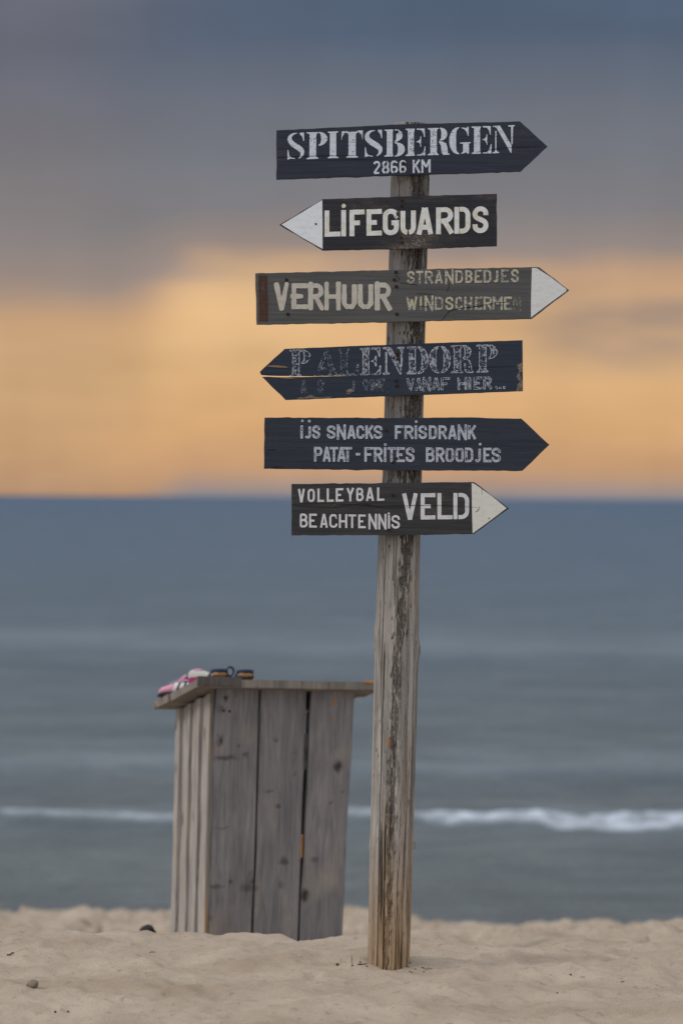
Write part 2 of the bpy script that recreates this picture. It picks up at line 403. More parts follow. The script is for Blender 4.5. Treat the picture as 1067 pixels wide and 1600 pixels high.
    knot(.8, at(636, 1250, POST_Y).z, .012, .003)
    knot(-1.4, at(578, 1322, POST_Y).z, .016, .005, .3)
    knot(.35, at(627, 1392, POST_Y).z, .009, .001); knot(.7, at(636, 1455, POST_Y).z, .007, .001); knot(-1.1, at(583, 1210, POST_Y).z, .008, .001)
    warm = 1 - sstep(.0, .62, Zg + .35 * (fbm2(a * 4, Zg * 2.5, 3, 191) - .5) + .12 * (a < -.55))
    warm = np.maximum(warm, .45 * sstep(.58, .7, fbm2(a * 5, Zg * 1.8, 3, 195)) * sstep(-.2, .4, a))
    px = cx + r * kx; py = -r * ky
    px -= SPL.x
    V = np.stack([px, py, Zg], -1).reshape(-1, 3)
    F = [tuple(f) for f in grid_faces(nz, nt, True)]
    V = list(map(tuple, V)); top = len(V)
    V.append((float(np.interp(zt, zk, xk)) - SPL.x, 0, zt + 0.004))
    for j in range(nt): F.append(((nz - 1) * nt + j, (nz - 1) * nt + (j + 1) % nt, top))
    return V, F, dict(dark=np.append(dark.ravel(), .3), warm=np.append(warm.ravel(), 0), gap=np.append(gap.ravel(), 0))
m = M('post_wood')
f1 = m.noise(m.coord((130, 130, 6)), 1, 6, .72); f2 = m.noise(m.coord((30, 30, 1.6)), 1, 4, .6); f3 = m.noise(m.coord((260, 260, 22)), 1, 3, .7)
sp_ = m.noise(m.coord((300, 300, 260)), 1, 3, .7)
grey = m.ramp(f2, [(0.28, (.16, .148, .138)), (0.5, (.29, .272, .255)), (0.75, (.43, .405, .38))])
tan = m.ramp(f2, [(0.28, (.21, .142, .085)), (0.5, (.34, .236, .145)), (0.75, (.46, .34, .22))])
col = m.mix(m.attr('warm'), grey, tan)
col = m.mix(.85, col, m.ramp(f1, [(0.34, (.26, .24, .22)), (0.47, (1, 1, 1)), (0.70, (1.3, 1.29, 1.27))]), 'MULTIPLY')
col = m.mix(m.ss(f3, .62, .72), col, (.07, .058, .045))
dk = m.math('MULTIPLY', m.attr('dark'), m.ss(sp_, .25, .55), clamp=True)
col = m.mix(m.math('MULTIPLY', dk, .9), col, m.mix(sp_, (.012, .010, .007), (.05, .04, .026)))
col = m.mix(m.math('MULTIPLY', m.attr('gap'), .85), col, (.03, .024, .018))
m.set('Base Color', col); m.set('Roughness', .9); m.set('Specular IOR Level', .12)
m.bump(m.math('ADD', f1, m.math('MULTIPLY', f3, .5)), .45, .004)
POST_MAT = m.m
V, F, A = post_mesh()
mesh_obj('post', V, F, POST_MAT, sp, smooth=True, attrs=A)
# small wooden peg stub and orange splinter on the post
def px_local(px, py, Y): p = at(px, py, Y); return p - SPL
m = M('raw_splinter'); m.set('Base Color', m.mix(m.noise(m.coord((200, 200, 40)), 1), (.30, .13, .035), (.44, .21, .065))); RAW = m.m
m = M('rusty_steel'); m.set('Base Color', m.mix(m.ss(m.noise(m.coord(), 300, 4), .4, .62), (.012, .010, .009), (.06, .030, .016))); m.set('Roughness', .75); m.set('Metallic', .3); RUST = m.m
m = M('dark_hole'); m.set('Base Color', (.008, .007, .007)); HOLE = m.m
def chip(name, pts, Y, th, mat, parent):
    """small solid sliver: outline in the picture plane at depth Y given its own thickness"""
    n = len(pts); a = [at(x, y, Y) - SPL for x, y in pts]
    V = [p + Vector((0, -th / 2, 0)) for p in a] + [p + Vector((0, th / 2, 0)) for p in a]
    F = [tuple(range(n))[::-1], tuple(range(n, 2 * n))] + [(i, (i + 1) % n, n + (i + 1) % n, n + i) for i in range(n)]
    o = mesh_obj(name, V, F, mat, parent)
    bm = bmesh.new(); bm.from_mesh(o.data); bmesh.ops.recalc_face_normals(bm, faces=bm.faces); bm.to_mesh(o.data); bm.free(); return o
chip('splinter', [(605.5, 1153), (608.5, 1151), (609, 1166), (606.5, 1170), (605.8, 1160)], POST_Y - .0705, .004, RAW, sp)
chip('peg', [(643, 1313), (648, 1314), (648.5, 1326), (643, 1327)], POST_Y - .012, .016, POST_MAT, sp)

# ---------------------------------------------------------------- lettering: glyphs as strokes
def arc(cx, cy, rx, ry, a0, a1, n=7):
    return [(cx + rx * math.cos(R(a0 + (a1 - a0) * i / n)), cy + ry * math.sin(R(a0 + (a1 - a0) * i / n))) for i in range(n + 1)]
G = {}
G['L'] = [[(0, 1), (0, 0), (1, 0)]]
G['I'] = [[(.5, 1), (.5, 0)]]
G['F'] = [[(0, 0), (0, 1), (1, 1)], [(.0, .50), (.78, .50)]]
G['E'] = [[(1, 1), (0, 1), (0, 0), (1, 0)], [(.0, .50), (.75, .50)]]
G['G'] = [[(1, .70), (1, .80)] + arc(.5, .78, .5, .22, 0, 180) + arc(.5, .22, .5, .22, 180, 360) + [(1, .46), (.55, .46)]]
G['C'] = [[(1, .72), (1, .80)] + arc(.5, .78, .5, .22, 0, 180) + arc(.5, .22, .5, .22, 180, 360) + [(1, .28)]]
G['U'] = [[(0, 1), (0, .26)] + arc(.46, .24, .46, .24, 180, 265, 6), [(1, 1), (1, .26)] + arc(.54, .24, .46, .24, 0, -85, 6)]
G['A'] = [[(0, 0), (.47, 1)], [(.54, 1), (1, 0)], [(.22, .27), (.80, .27)]]
G['R'] = [[(0, 0), (0, 1)], [(.20, 1), (.55, 1)] + arc(.58, .75, .42, .25, 80, -80, 7) + [(.22, .48)], [(.50, .46), (1, 0)]]
G['D'] = [[(0, 0), (0, 1)], [(.26, 1), (.48, 1)] + arc(.5, .74, .5, .26, 80, 0, 5) + arc(.5, .26, .5, .26, 0, -80, 5) + [(.26, 0)]]
G['S'] = [[(1, .70), (1, .78)] + arc(.5, .78, .5, .22, 8, 180, 8) + arc(.5, .74, .5, .2, 185, 235, 4) + [(.5, .51)] + arc(.5, .26, .5, .22, 52, 0, 4) + arc(.5, .22, .5, .22, 0, -172, 8) + [(0, .30)]]
G['V'] = [[(0, 1), (.5, 0)], [(.5, 0), (1, 1)]]
G['H'] = [[(0, 0), (0, 1)], [(1, 0), (1, 1)], [(0, .48), (1, .48)]]
G['T'] = [[(0, 1), (1, 1)], [(.5, .93), (.5, 0)]]
G['N'] = [[(0, 0), (0, 1)], [(.04, .97), (.96, .03)], [(1, 0), (1, 1)]]
G['B'] = [[(0, 0), (0, 1)], [(.16, 1), (.55, 1)] + arc(.52, .77, .42, .23, 80, -80, 6) + [(.16, .53)], [(.5, .52)] + arc(.52, .26, .48, .26, 75, -80, 6) + [(.16, 0)]]
G['O'] = [[(.42, 1)] + arc(.46, .76, .46, .24, 95, 180, 5) + arc(.46, .24, .46, .24, 180, 265, 5), [(.58, 1)] + arc(.54, .76, .46, .24, 85, 0, 5) + arc(.54, .24, .46, .24, 0, -85, 5)]
G['o'] = [arc(.5, .72, .5, .28, 90, 180, 6) + arc(.5, .28, .5, .28, 180, 270, 6), arc(.5, .72, .5, .28, 90, 0, 6) + arc(.5, .28, .5, .28, 0, -90, 6)]
G['b'] = [[(0, 0), (0, 1)] , [(.0, 1), (.55, 1)] + arc(.50, .77, .42, .23, 80, -80, 6) + [(.0, .53)], arc(.50, .27, .50, .27, 75, -80, 6) + [(.0, 0)]]
G['d'] = [[(0, 0), (0, 1)], [(0, 1)] + arc(.5, .74, .5, .26, 80, 0, 5) + arc(.5, .26, .5, .26, 0, -80, 5) + [(0, 0)]]
G['P'] = [[(0, 0), (0, 1)], [(.20, 1), (.55, 1)] + arc(.58, .74, .42, .26, 80, -80, 7) + [(.22, .46)]]
G['K'] = [[(0, 0), (0, 1)], [(.16, .46), (1, 1)], [(.38, .56), (1, 0)]]
G['M'] = [[(0, 0), (0, 1)], [(.03, .97), (.5, .42)], [(.5, .42), (.97, .97)], [(1, 0), (1, 1)]]
G['W'] = [[(0, 1), (.25, 0)], [(.25, 0), (.5, .8)], [(.5, .8), (.75, 0)], [(.75, 0), (1, 1)]]
G['Y'] = [[(0, 1), (.5, .48)], [(1, 1), (.5, .48)], [(.5, .5), (.5, 0)]]
G['J'] = [[(1, 1), (1, .22)] + arc(.5, .22, .5, .22, 0, -150, 7)]
G['2'] = [arc(.5, .74, .5, .26, 165, -25, 9) + [(0, 0)], [(0, 0), (1, 0)]]
G['8'] = [[(.40, 1)] + arc(.46, .76, .40, .24, 100, 260, 7), [(.60, 1)] + arc(.54, .76, .40, .24, 80, -80, 7), [(.42, .5)] + arc(.46, .25, .46, .25, 100, 262, 7), [(.58, .5)] + arc(.54, .25, .46, .25, 80, -82, 7)]
G['6'] = [[(.92, .84)] + arc(.5, .76, .48, .24, 30, 180, 7) + [(.02, .3)] + arc(.46, .25, .46, .25, 180, 262, 4), [(.2, .5)] + arc(.54, .27, .46, .24, 95, -82, 8)]
G['-'] = [[(0, .52), (1, .52)]]
G['9'] = [arc(.5, .72, .5, .28, 0, 360, 12), [(1, .72), (.6, 0)]]
G['.'] = []
def ribbon(pts, t, jit, q, w=None):
    """polyline -> polygon outline (mitred), pixel space, subdivided with hand-painted wobble"""
    out = []
    for i in range(len(pts) - 1):
        a, b = pts[i], pts[i + 1]; L = math.hypot(b[0] - a[0], b[1] - a[1]); n = max(1, int(L / (t * .9)))
        for k in range(n):
            s = k / n; out.append((a[0] + (b[0] - a[0]) * s, a[1] + (b[1] - a[1]) * s, (w[i] + (w[i + 1] - w[i]) * s) if w else t))
    out.append((pts[-1][0], pts[-1][1], w[-1] if w else t))
    p = [o for i, o in enumerate(out) if i == 0 or math.hypot(o[0] - out[i - 1][0], o[1] - out[i - 1][1]) > 1e-4]
    Lf, Rt = [], []
    for i, (x, y, ww) in enumerate(p):
        d0 = (p[i][0] - p[i - 1][0], p[i][1] - p[i - 1][1]) if i else None
        d1 = (p[i + 1][0] - x, p[i + 1][1] - y) if i < len(p) - 1 else None
        u = lambda d: (d[0] / math.hypot(*d), d[1] / math.hypot(*d))
        e0 = u(d0) if d0 else u(d1); e1 = u(d1) if d1 else e0
        nx, ny = -(e0[1] + e1[1]), e0[0] + e1[0]; nl = math.hypot(nx, ny) or 1; nx /= nl; ny /= nl
        cs = max(.6, nx * -e1[1] + ny * e1[0])
        h = ww / 2 / cs * (1 + q.uniform(-jit, jit))
        Lf.append((x + nx * h, y + ny * h)); Rt.append((x - nx * h, y - ny * h))
    return Lf + Rt[::-1]
# heavy serif stencil letters: closed outlines in a unit box
def stem(a, b, s=.10, lo=0, hi=1, sl=None, sr=None):
    sl = s if sl is None else sl; sr = s if sr is None else sr
    return [(a - sl, lo), (a - sl, lo + .035), (a - .02, lo + .06), (a, lo + .12), (a, hi - .12), (a - .02, hi - .06), (a - sl, hi - .035), (a - sl, hi),
            (b + sr, hi), (b + sr, hi - .035), (b + .02, hi - .06), (b, hi - .12), (b, lo + .12), (b + .02, lo + .06), (b + sr, lo + .035), (b + sr, lo)]
def cres(x0, cx, cy, ro, ryo, ri, ryi, a0=88, a1=-88, n=12):
    o = arc(cx, cy, ro, ryo, a0, a1, n); i = arc(cx, cy, ri, ryi, a1, a0, n)
    return [(x0, cy + ryo)] + o + [(x0, cy - ryo), (x0, cy - ryo + .03)] + i + [(x0, cy + ryo - .03)]
S_ = {}
S_['P'] = [stem(.14, .46, .14, sr=.10), cres(.58, .60, .745, .40, .255, .10, .21)]
S_['I'] = [stem(.20, .80, .20)]
S_['T'] = [stem(.33, .68, .10, sr=.10, hi=.965) [:], [(0, 1), (.28, 1), (.28, .955), (.16, .93), (.05, .80), (0, .64)], [(.73, 1), (1, 1), (1, .64), (.95, .80), (.85, .93), (.73, .955)]]
def _S():
    pts = [(.56, .985), (.34, .955), (.17, .85), (.16, .71), (.34, .565), (.62, .435), (.82, .30), (.80, .14), (.64, .03)]
    return ('rib', pts, [.03, .10, .19, .25, .28, .29, .25, .14, .03])
S_['S'] = [_S(), [(.70, 1), (.93, 1), (.93, .68), (.89, .68), (.84, .84), (.70, .955)], [(.03, 0), (.03, .37), (.07, .37), (.12, .16), (.22, .08), (.44, .04), (.44, .01), (.20, .035)]]
S_['B'] = [stem(.12, .40, .12, sr=.02), cres(.50, .52, .77, .36, .23, .06, .19), cres(.50, .54, .255, .46, .265, .12, .225)]
S_['E'] = [stem(.12, .42, .12, sr=.04), [(.56, 1), (.96, 1), (.97, .68), (.93, .68), (.88, .84), (.76, .945), (.56, .96)], [(.56, 0), (.98, 0), (1.0, .34), (.96, .34), (.90, .16), (.78, .055), (.56, .04)],
           [(.54, .52), (.62, .535), (.72, .60), (.75, .70), (.78, .70), (.78, .32), (.75, .32), (.72, .44), (.62, .50), (.54, .50)]]
S_['R'] = [stem(.12, .42, .12, sr=.08), cres(.54, .56, .76, .34, .24, .06, .20, 88, -70), [(.52, .50), (.68, .49), (.84, .42), (.90, .28), (.93, .06), (1.0, .03), (1.0, 0), (.72, 0), (.62, .08), (.60, .34), (.52, .46)]]
S_['G'] = [('rib', [(.46, .985), (.27, .90), (.17, .70), (.15, .5), (.17, .30), (.27, .10), (.46, .015)], [.03, .16, .29, .32, .29, .16, .03]),
           [(.56, .985), (.78, .955), (.86, 1), (.90, 1), (.90, .66), (.86, .66), (.80, .82), (.70, .92), (.56, .96)], [(.50, .43), (1, .43), (1, .395), (.92, .38), (.92, .03), (.86, .0), (.78, .06), (.56, .015), (.56, .04), (.64, .09), (.64, .38), (.50, .395)]]
S_['N'] = [[(.0, 0), (.0, .035), (.10, .06), (.12, .12), (.12, .84), (.18, .80), (.18, .12), (.22, .06), (.30, .035), (.30, 0)], [(.0, 1), (.34, 1), (.86, .26), (.86, 0), (.82, 0), (.18, .93), (.10, .96), (.0, .965)],
           [(.70, 1), (1, 1), (1, .965), (.93, .95), (.91, .30), (.86, .30), (.84, .95), (.70, .965)]]
S_['D'] = [stem(.12, .40, .12, sr=.02), cres(.52, .54, .5, .46, .5, .18, .455)]
S_['O'] = [('rib', [(.44, .985), (.26, .88), (.17, .70), (.15, .5), (.17, .30), (.26, .12), (.44, .015)], [.03, .16, .28, .31, .28, .16, .03]),
           ('rib', [(.56, .985), (.74, .88), (.83, .70), (.85, .5), (.83, .30), (.74, .12), (.56, .015)], [.03, .16, .28, .31, .28, .16, .03])]
S_['A'] = [[(.48, 1), (.56, 1), (.56, .82), (.20, .10), (.26, .035), (.34, .03), (.34, 0), (.0, 0), (.0, .03), (.10, .06)], [(.60, .96), (.95, .06), (1, .03), (1, 0), (.62, 0), (.62, .03), (.70, .06), (.58, .50), (.60, .60)], [(.32, .30), (.58, .30), (.58, .26), (.30, .26)]]
S_['L'] = [stem(.12, .44, .12, sr=.10), [(.56, 0), (.98, 0), (1, .40), (.96, .40), (.88, .16), (.76, .05), (.56, .035)]]

class Sign:
    """one arrow board on the post: local x to the right, z up, front face at y = 0"""
    def __init__(s, label, mat, cpx, yaw, Y=POST_Y - .066 - .024, th=.022):
        s.label, s.mat, s.th = label, mat, th
        s.o = at(*cpx, Y); s.yaw = yaw
        s.nrm = Vector((math.sin(yaw), -math.cos(yaw), 0)); s.ax = Vector((math.cos(yaw), math.sin(yaw), 0))
        s.k = 0
    def loc(s, px, py):
        d = ray(px, py); t = (s.o - CAM).dot(s.nrm) / d.dot(s.nrm); p = CAM + d * t - s.o
        return (p.dot(s.ax), p.z)
    def place(s, o):
        o.parent = s.board if hasattr(s, 'board') else sp
        if not hasattr(s, 'board'):
            o.location = s.o - SPL; o.rotation_euler = (0, 0, s.yaw)
    def build(s, outline, name='arrow_board', jit=.45, seed=1):
        q = random.Random(seed); P = []
        n = len(outline)
        for i in range(n):
            a, b = outline[i], outline[(i + 1) % n]; L = math.hypot(b[0] - a[0], b[1] - a[1]); k = max(1, int(L / 9))
            for j in range(k):
                t = j / k; f = 0 if j == 0 else 1
                P.append((a[0] + (b[0] - a[0]) * t + f * q.gauss(0, jit * .5), a[1] + (b[1] - a[1]) * t + f * q.gauss(0, jit * .6)))
        bm = bmesh.new()
        vs = [bm.verts.new((*((lambda l: (l[0], 0.0, l[1]))(s.loc(x, y))),)) for x, y in P]
        f = bm.faces.new(vs); f.normal_update()
        if f.normal.y > 0: f.normal_flip()
        ex = bmesh.ops.extrude_face_region(bm, geom=[f])
        bmesh.ops.translate(bm, verts=[v for v in ex['geom'] if isinstance(v, bmesh.types.BMVert)], vec=(0, 0, 0))
        # original face stays as the back once moved
        for v in vs: v.co.y = s.th
        bmesh.ops.recalc_face_normals(bm, faces=bm.faces)
        front = [e for e in bm.edges if all(abs(v.co.y) < 1e-6 for v in e.verts)]
        bmesh.ops.bevel(bm, geom=front, offset=.0012, segments=2, affect='EDGES', profile=.6)
        bmesh.ops.triangulate(bm, faces=[f for f in bm.faces if len(f.verts) > 4])
        b = bm_obj(name, bm, s.mat); s.place(b); s.board = b; b['label'] = s.label
        return b
    def polys(s, name, polys, mats, y0=-.0007, outline=0.0, fmat_edge=1, step=.00002):
        """flat paint: each polygon its own hair-thin coat"""
        bm = bmesh.new()
        for i, P in enumerate(polys):
            y = y0 - step * (i % 12)
            vs = [bm.verts.new((l[0], y, l[1])) for l in (s.loc(*p) for p in P)]
            try: f = bm.faces.new(vs)
            except ValueError: continue
            f.normal_update()
            if f.normal.y > 0: f.normal_flip()
            if outline:
                for k in range(len(P)):
                    a, b = P[k], P[(k + 1) % len(P)]; L = math.hypot(b[0] - a[0], b[1] - a[1])
                    if L < .2: continue
                    nx, ny = -(b[1] - a[1]) / L * outline / 2, (b[0] - a[0]) / L * outline / 2
                    qd = [(a[0] + nx, a[1] + ny), (b[0] + nx, b[1] + ny), (b[0] - nx, b[1] - ny), (a[0] - nx, a[1] - ny)]
                    g = bm.faces.new([bm.verts.new((l[0], y - .0003 - step * (k % 9), l[1])) for l in (s.loc(*p) for p in qd)])
                    g.normal_update(); g.material_index = fmat_edge
                    if g.normal.y > 0: g.normal_flip()
        bmesh.ops.triangulate(bm, faces=[f for f in bm.faces if len(f.verts) > 4])
        o = bm_obj(name, bm, mats); o.parent = s.board; return o
    def text(s, name, letters, line, t, mats, jit=.05, outline=0.0, serif=False, dots=(), seed=3, brush=0):
        """letters: (char, x0, x1); line: (xa, top_a, base_a, xb, top_b, base_b) in photo pixels"""
        xa, ta, ba, xb, tb, bb = line; q = random.Random(seed); out = []
        for L in letters:
            ch, x0, x1 = L[:3]; dz = L[3] if len(L) > 3 else 0
            f = ((x0 + x1) / 2 - xa) / (xb - xa); sl = (bb - ba) / (xb - xa)
            top = ta + (tb - ta) * f + dz; base = ba + (bb - ba) * f + dz; w = x1 - x0; h = base - top
            if serif:
                mp_ = lambda u, v: (x0 + u * w, base - v * h + sl * (u - .5) * w)
                for g in S_[ch]:
                    if g[0] == 'rib':
                        pts = smooth([mp_(*p) for p in g[1]], 4); ws = smooth([(k, 0) for k in g[2]], 4)
                        out.append(ribbon(pts, t, jit * .4, q, [max(.6, k[0] * w) for k in ws]))
                    else: out.append([mp_(u + q.uniform(-.008, .008), v + q.uniform(-.006, .006)) for u, v in g])
            else:
                iw = max(w - t, .01); ih = h - t
                if ch in 'AVNWMYK': ih = h
                mp_ = lambda u, v: (x0 + t / 2 + u * iw, base - (h - ih) / 2 - v * ih + sl * (u - .5) * w)
                if ch in '.': continue
                for g in G[ch]:
                    pts = [mp_(*p) for p in g]
                    if ch in 'LEFIHTPRDBN' and len(g) == 2 or ch in 'LEF':      # straight ends reach the full cap height
                        pts = [list(p) for p in pts]
                        for e, k in ((0, 1), (-1, -2)):
                            dxx, dyy = pts[e][0] - pts[k][0], pts[e][1] - pts[k][1]; LL = math.hypot(dxx, dyy) or 1
                            if g[e][1] in (0, 1) and abs(dyy) > abs(dxx) or (ch in 'LEFT' and abs(dxx) > abs(dyy) and g[e][0] in (0, 1)):
                                pts[e][0] += dxx / LL * t / 2; pts[e][1] += dyy / LL * t / 2
                    if brush:
                        a_, b_ = pts[0], pts[1]; c_, d_ = pts[-2], pts[-1]
                        ext = lambda p, o, k: (p[0] + (p[0] - o[0]) / (math.dist(p, o) or 1) * k, p[1] + (p[1] - o[1]) / (math.dist(p, o) or 1) * k)
                        pts2 = [ext(a_, b_, t * .22)] + list(map(tuple, pts)) + [ext(d_, c_, t * .3)]
                        ws = [t * q.uniform(.45, .8)] + [t * q.uniform(.88, 1.1) for _ in pts] + [t * q.uniform(.3, .75)]
                        out.append(ribbon(pts2, t, jit, q, ws))
                    else: out.append(ribbon(pts, t, jit, q))
        for dx_, dy_, r_ in dots:
            out.append([(dx_ + r_ * math.cos(k * math.pi / 7) * q.uniform(.93, 1.07), dy_ + r_ * math.sin(k * math.pi / 7) * q.uniform(.93, 1.07)) for k in range(14)])
        return s.polys(name, out, mats, outline=outline)
    def screw(s, px, py, r=2.6, mat=None):
        r *= 1.2; c = s.loc(px, py); rr = r / FP * 8.8; bm = bmesh.new()
        bmesh.ops.create_cone(bm, cap_ends=True, segments=12, radius1=rr, radius2=rr * .75, depth=.003, matrix=Matrix.Translation((c[0], -.0014, c[1])) @ Matrix.Rotation(R(90), 4, 'X'))
        bmesh.ops.create_cube(bm, size=1, matrix=Matrix.Translation((c[0], -.0030, c[1])) @ Matrix.Rotation(rnd.uniform(0, 3), 4, 'Y') @ Matrix.Diagonal((rr * 1.2, .0006, rr * .28, 1)))
        o = bm_obj('screw', bm, mat or RUST); o.parent = s.board
def smooth(p, n):
    out = []
    for i in range(len(p) - 1):
        p0, p1, p2, p3 = p[max(i - 1, 0)], p[i], p[i + 1], p[min(i + 2, len(p) - 1)]
        for k in range(n):
            t = k / n
            out.append(tuple(.5 * (2 * b + (c - a) * t + (2 * a - 5 * b + 4 * c - d) * t * t + (3 * b - a - 3 * c + d) * t ** 3) for a, b, c, d in zip(p0, p1, p2, p3)))
    out.append(tuple(p[-1])); return out

def board_mat(name, base, lightgrain, worn, worn_amt, patch_amt, seed, brown=(.06, .05, .043), rough=.62):
    """old painted plank: grain ridges, scuffs along the grain, worn patches where bare grey wood shows"""
    m = M(name); L = (seed * 1.7, seed * .9, seed * 2.3)
    gr = m.noise(m.coord((3.2, 60, 110), L), 1, 5, .65, .4); gr2 = m.noise(m.coord((10, 200, 420), L), 1, 3, .7)
    big = m.noise(m.coord((5, 30, 16), L), 1, 4, .6); sp = m.noise(m.coord((120, 200, 420), L), 1, 3, .7)
    col = m.mix(m.ss(gr, .34, .72), base, lightgrain)
    col = m.mix(m.math('MULTIPLY', m.ss(big, .48, .66), patch_amt), col, brown)
    wear = m.math('MULTIPLY', m.ss(m.math('ADD', m.math('MULTIPLY', big, .55), m.math('MULTIPLY', sp, .5)), .60, .70), worn_amt)
    col = m.mix(wear, col, worn)
    col = m.mix(m.math('MULTIPLY', m.ss(gr, .66, .76), .75), col, (.012, .012, .014))
    col = m.mix(.5, col, m.ramp(gr2, [(.3, (.72, .72, .72)), (.5, (1, 1, 1)), (.7, (1.25, 1.25, 1.25))]), 'MULTIPLY')
    m.set('Base Color', col); m.set('Roughness', rough); m.set('Specular IOR Level', .22)
    m.bump(m.math('ADD', m.math('MULTIPLY', gr, -1.0), m.math('MULTIPLY', gr2, -.4)), .5, .0022)
    return m.m
def paint(name, col, lo, hi, scale=900, seed=0, col2=None, stretch=(1, 1, 1), grain=.35):
    """brushed lettering, chipped: where the coat is gone the board shows through"""
    m = M(name); L = (seed, seed * 1.3, seed * .7)
    n1 = m.noise(m.coord(tuple(scale * .35 * s for s in stretch), L), 1, 5, .7); n2 = m.noise(m.coord((40, 40, 40), L), 1, 3, .6)
    g = m.noise(m.coord((30, 200, 500), L), 1, 3, .6)
    v = m.math('ADD', m.math('ADD', m.math('MULTIPLY', n1, .62), m.math('MULTIPLY', n2, .3)), m.math('MULTIPLY', g, grain * .25))
    c = m.mix(m.ss(n2, .4, .65), col, col2 or tuple(k * .86 for k in col))
    c = m.mix(.6, c, m.ramp(g, [(.3, (.78, .78, .78)), (.55, (1, 1, 1))]), 'MULTIPLY')
    m.set('Base Color', c); m.set('Roughness', .7); m.alpha(m.ss(v, lo, hi)); return m.m
def tip_paint(name, col, seed):
    m = M(name); L = (seed, seed, seed)
    n = m.noise(m.coord((30, 60, 90), L), 1, 5, .65); s2 = m.noise(m.coord((12, 300, 260), L), 1, 3, .6)
    c = m.mix(m.ss(n, .42, .75), col, tuple(k * .86 for k in col))
    c = m.mix(m.ss(s2, .74, .78), c, (.16, .15, .14))
    m.set('Base Color', c); m.set('Roughness', .6); m.bump(s2, .12, .001); m.alpha(m.ss(m.math('ADD', m.math('MULTIPLY', n, .5), m.math('MULTIPLY', s2, .4)), .24, .29)); return m.m
m = M('crack'); m.set('Base Color', (.006, .006, .007)); CRACK = m.m
m = M('bare_wood'); m.set('Base Color', m.mix(m.noise(m.coord((20, 100, 500)), 1), (.15, .125, .105), (.28, .24, .205))); m.alpha(m.ss(m.noise(m.coord((140, 300, 700)), 1, 4), .42, .5)); BARE = m.m
NAVY = (.020, .026, .043); NAVY_L = (.032, .040, .060)
WHITE = (.60, .67, .76)

def crackline(sg, pts, w=1.0, seed=0, mat=None, name='crack'):
    q = random.Random(seed); pts = smooth(pts, 5)
    n = len(pts); ws = [max(.15, w * math.sin(math.pi * min(1, (i + .6) / n * 1.0)) ** .5 * q.uniform(.6, 1.2)) for i in range(n)]
    return sg.polys(name, [ribbon(pts, w, .15, q, ws)], mat or CRACK, y0=-.0013)

# --- 1: SPITSBERGEN
bm1 = board_mat('navy_board_paint', NAVY, NAVY_L, (.10, .105, .12), .35, .12, 1.0)
s1 = Sign('navy arrow board pointing right, lettered SPITSBERGEN', bm1, (640, 235), R(1.5))
s1.build([(432, 203.5), (618, 194.5), (812, 189.5), (855, 229), (848, 235), (814, 267.5), (640, 273), (432, 280)], seed=11)
pw = paint('worn_white_lettering', WHITE, .40, .455, seed=1.2)
s1.text('lettering', [('S', 448.5, 477), ('P', 479, 511.5), ('I', 512, 528.5), ('T', 533.5, 566.5), ('S', 569, 599), ('B', 600.5, 632.5), ('E', 633.5, 664.5), ('R', 668, 702), ('G', 702, 735), ('E', 736.5, 767.5), ('N', 769, 803.5)],
        (448, 208, 249.5, 803, 195.5, 238.5), 5, [pw], serif=True, seed=5)
s1.text('lettering', [('2', 583, 594), ('8', 596.5, 608.2), ('6', 610, 621.5), ('6', 623.5, 634.5), ('K', 644.5, 656.5), ('M', 658, 672.5)], (583, 251.5, 272, 672, 249, 269.5), 3.1, [pw], jit=.1, seed=6)
for p in ((620, 206), (630, 255), (629, 264.5)): s1.screw(*p, r=2.3)
crackline(s1, [(432, 246), (500, 243.5), (560, 243)], .8, 2); crackline(s1, [(742, 238), (790, 231), (846, 229)], .9, 3); crackline(s1, [(444, 252), (520, 250), (590, 249)], .7, 4)
# --- 2: LIFEGUARDS
bm2 = board_mat('black_worn_board_paint', (.019, .022, .030), (.034, .034, .040), (.19, .165, .15), .95, .75, 2.0)
s2 = Sign('blackened arrow board with white tip pointing left, lettered LIFEGUARDS', bm2, (637, 348), R(-1.0))
s2.build([(437, 351), (504, 311), (640, 306.5), (776, 302.5), (776, 384), (640, 388.5), (504.5, 391)], seed=12)
s2.polys('arrow_tip', [[(440, 351), (470, 333), (503.5, 312.6), (504, 350), (504, 389), (470, 370)]], tip_paint('white_tip_paint', (.68, .73, .78), 1.0), y0=-.0009)
pc = paint('cream_lettering', (.68, .70, .72), .30, .36, seed=2.2, col2=(.60, .59, .50))
s2.text('lettering', [('L', 507, 532), ('I', 532.5, 541.2), ('F', 546, 569.5), ('E', 572.5, 596.5), ('G', 598, 623), ('U', 625.5, 649.5), ('A', 650.5, 676.5), ('R', 681, 707.5), ('D', 709.5, 734.5), ('S', 738, 762.5)],
        (507, 329, 370, 762, 322, 364), 7.6, [pc], jit=.03, dots=[(537, 321.8, 3.4)], seed=7)
for p in ((628, 313), (627.5, 322), (626.5, 371.5), (628.5, 379)): s2.screw(*p, r=2.0)
s2.screw(493.5, 350, 1.5, HOLE)
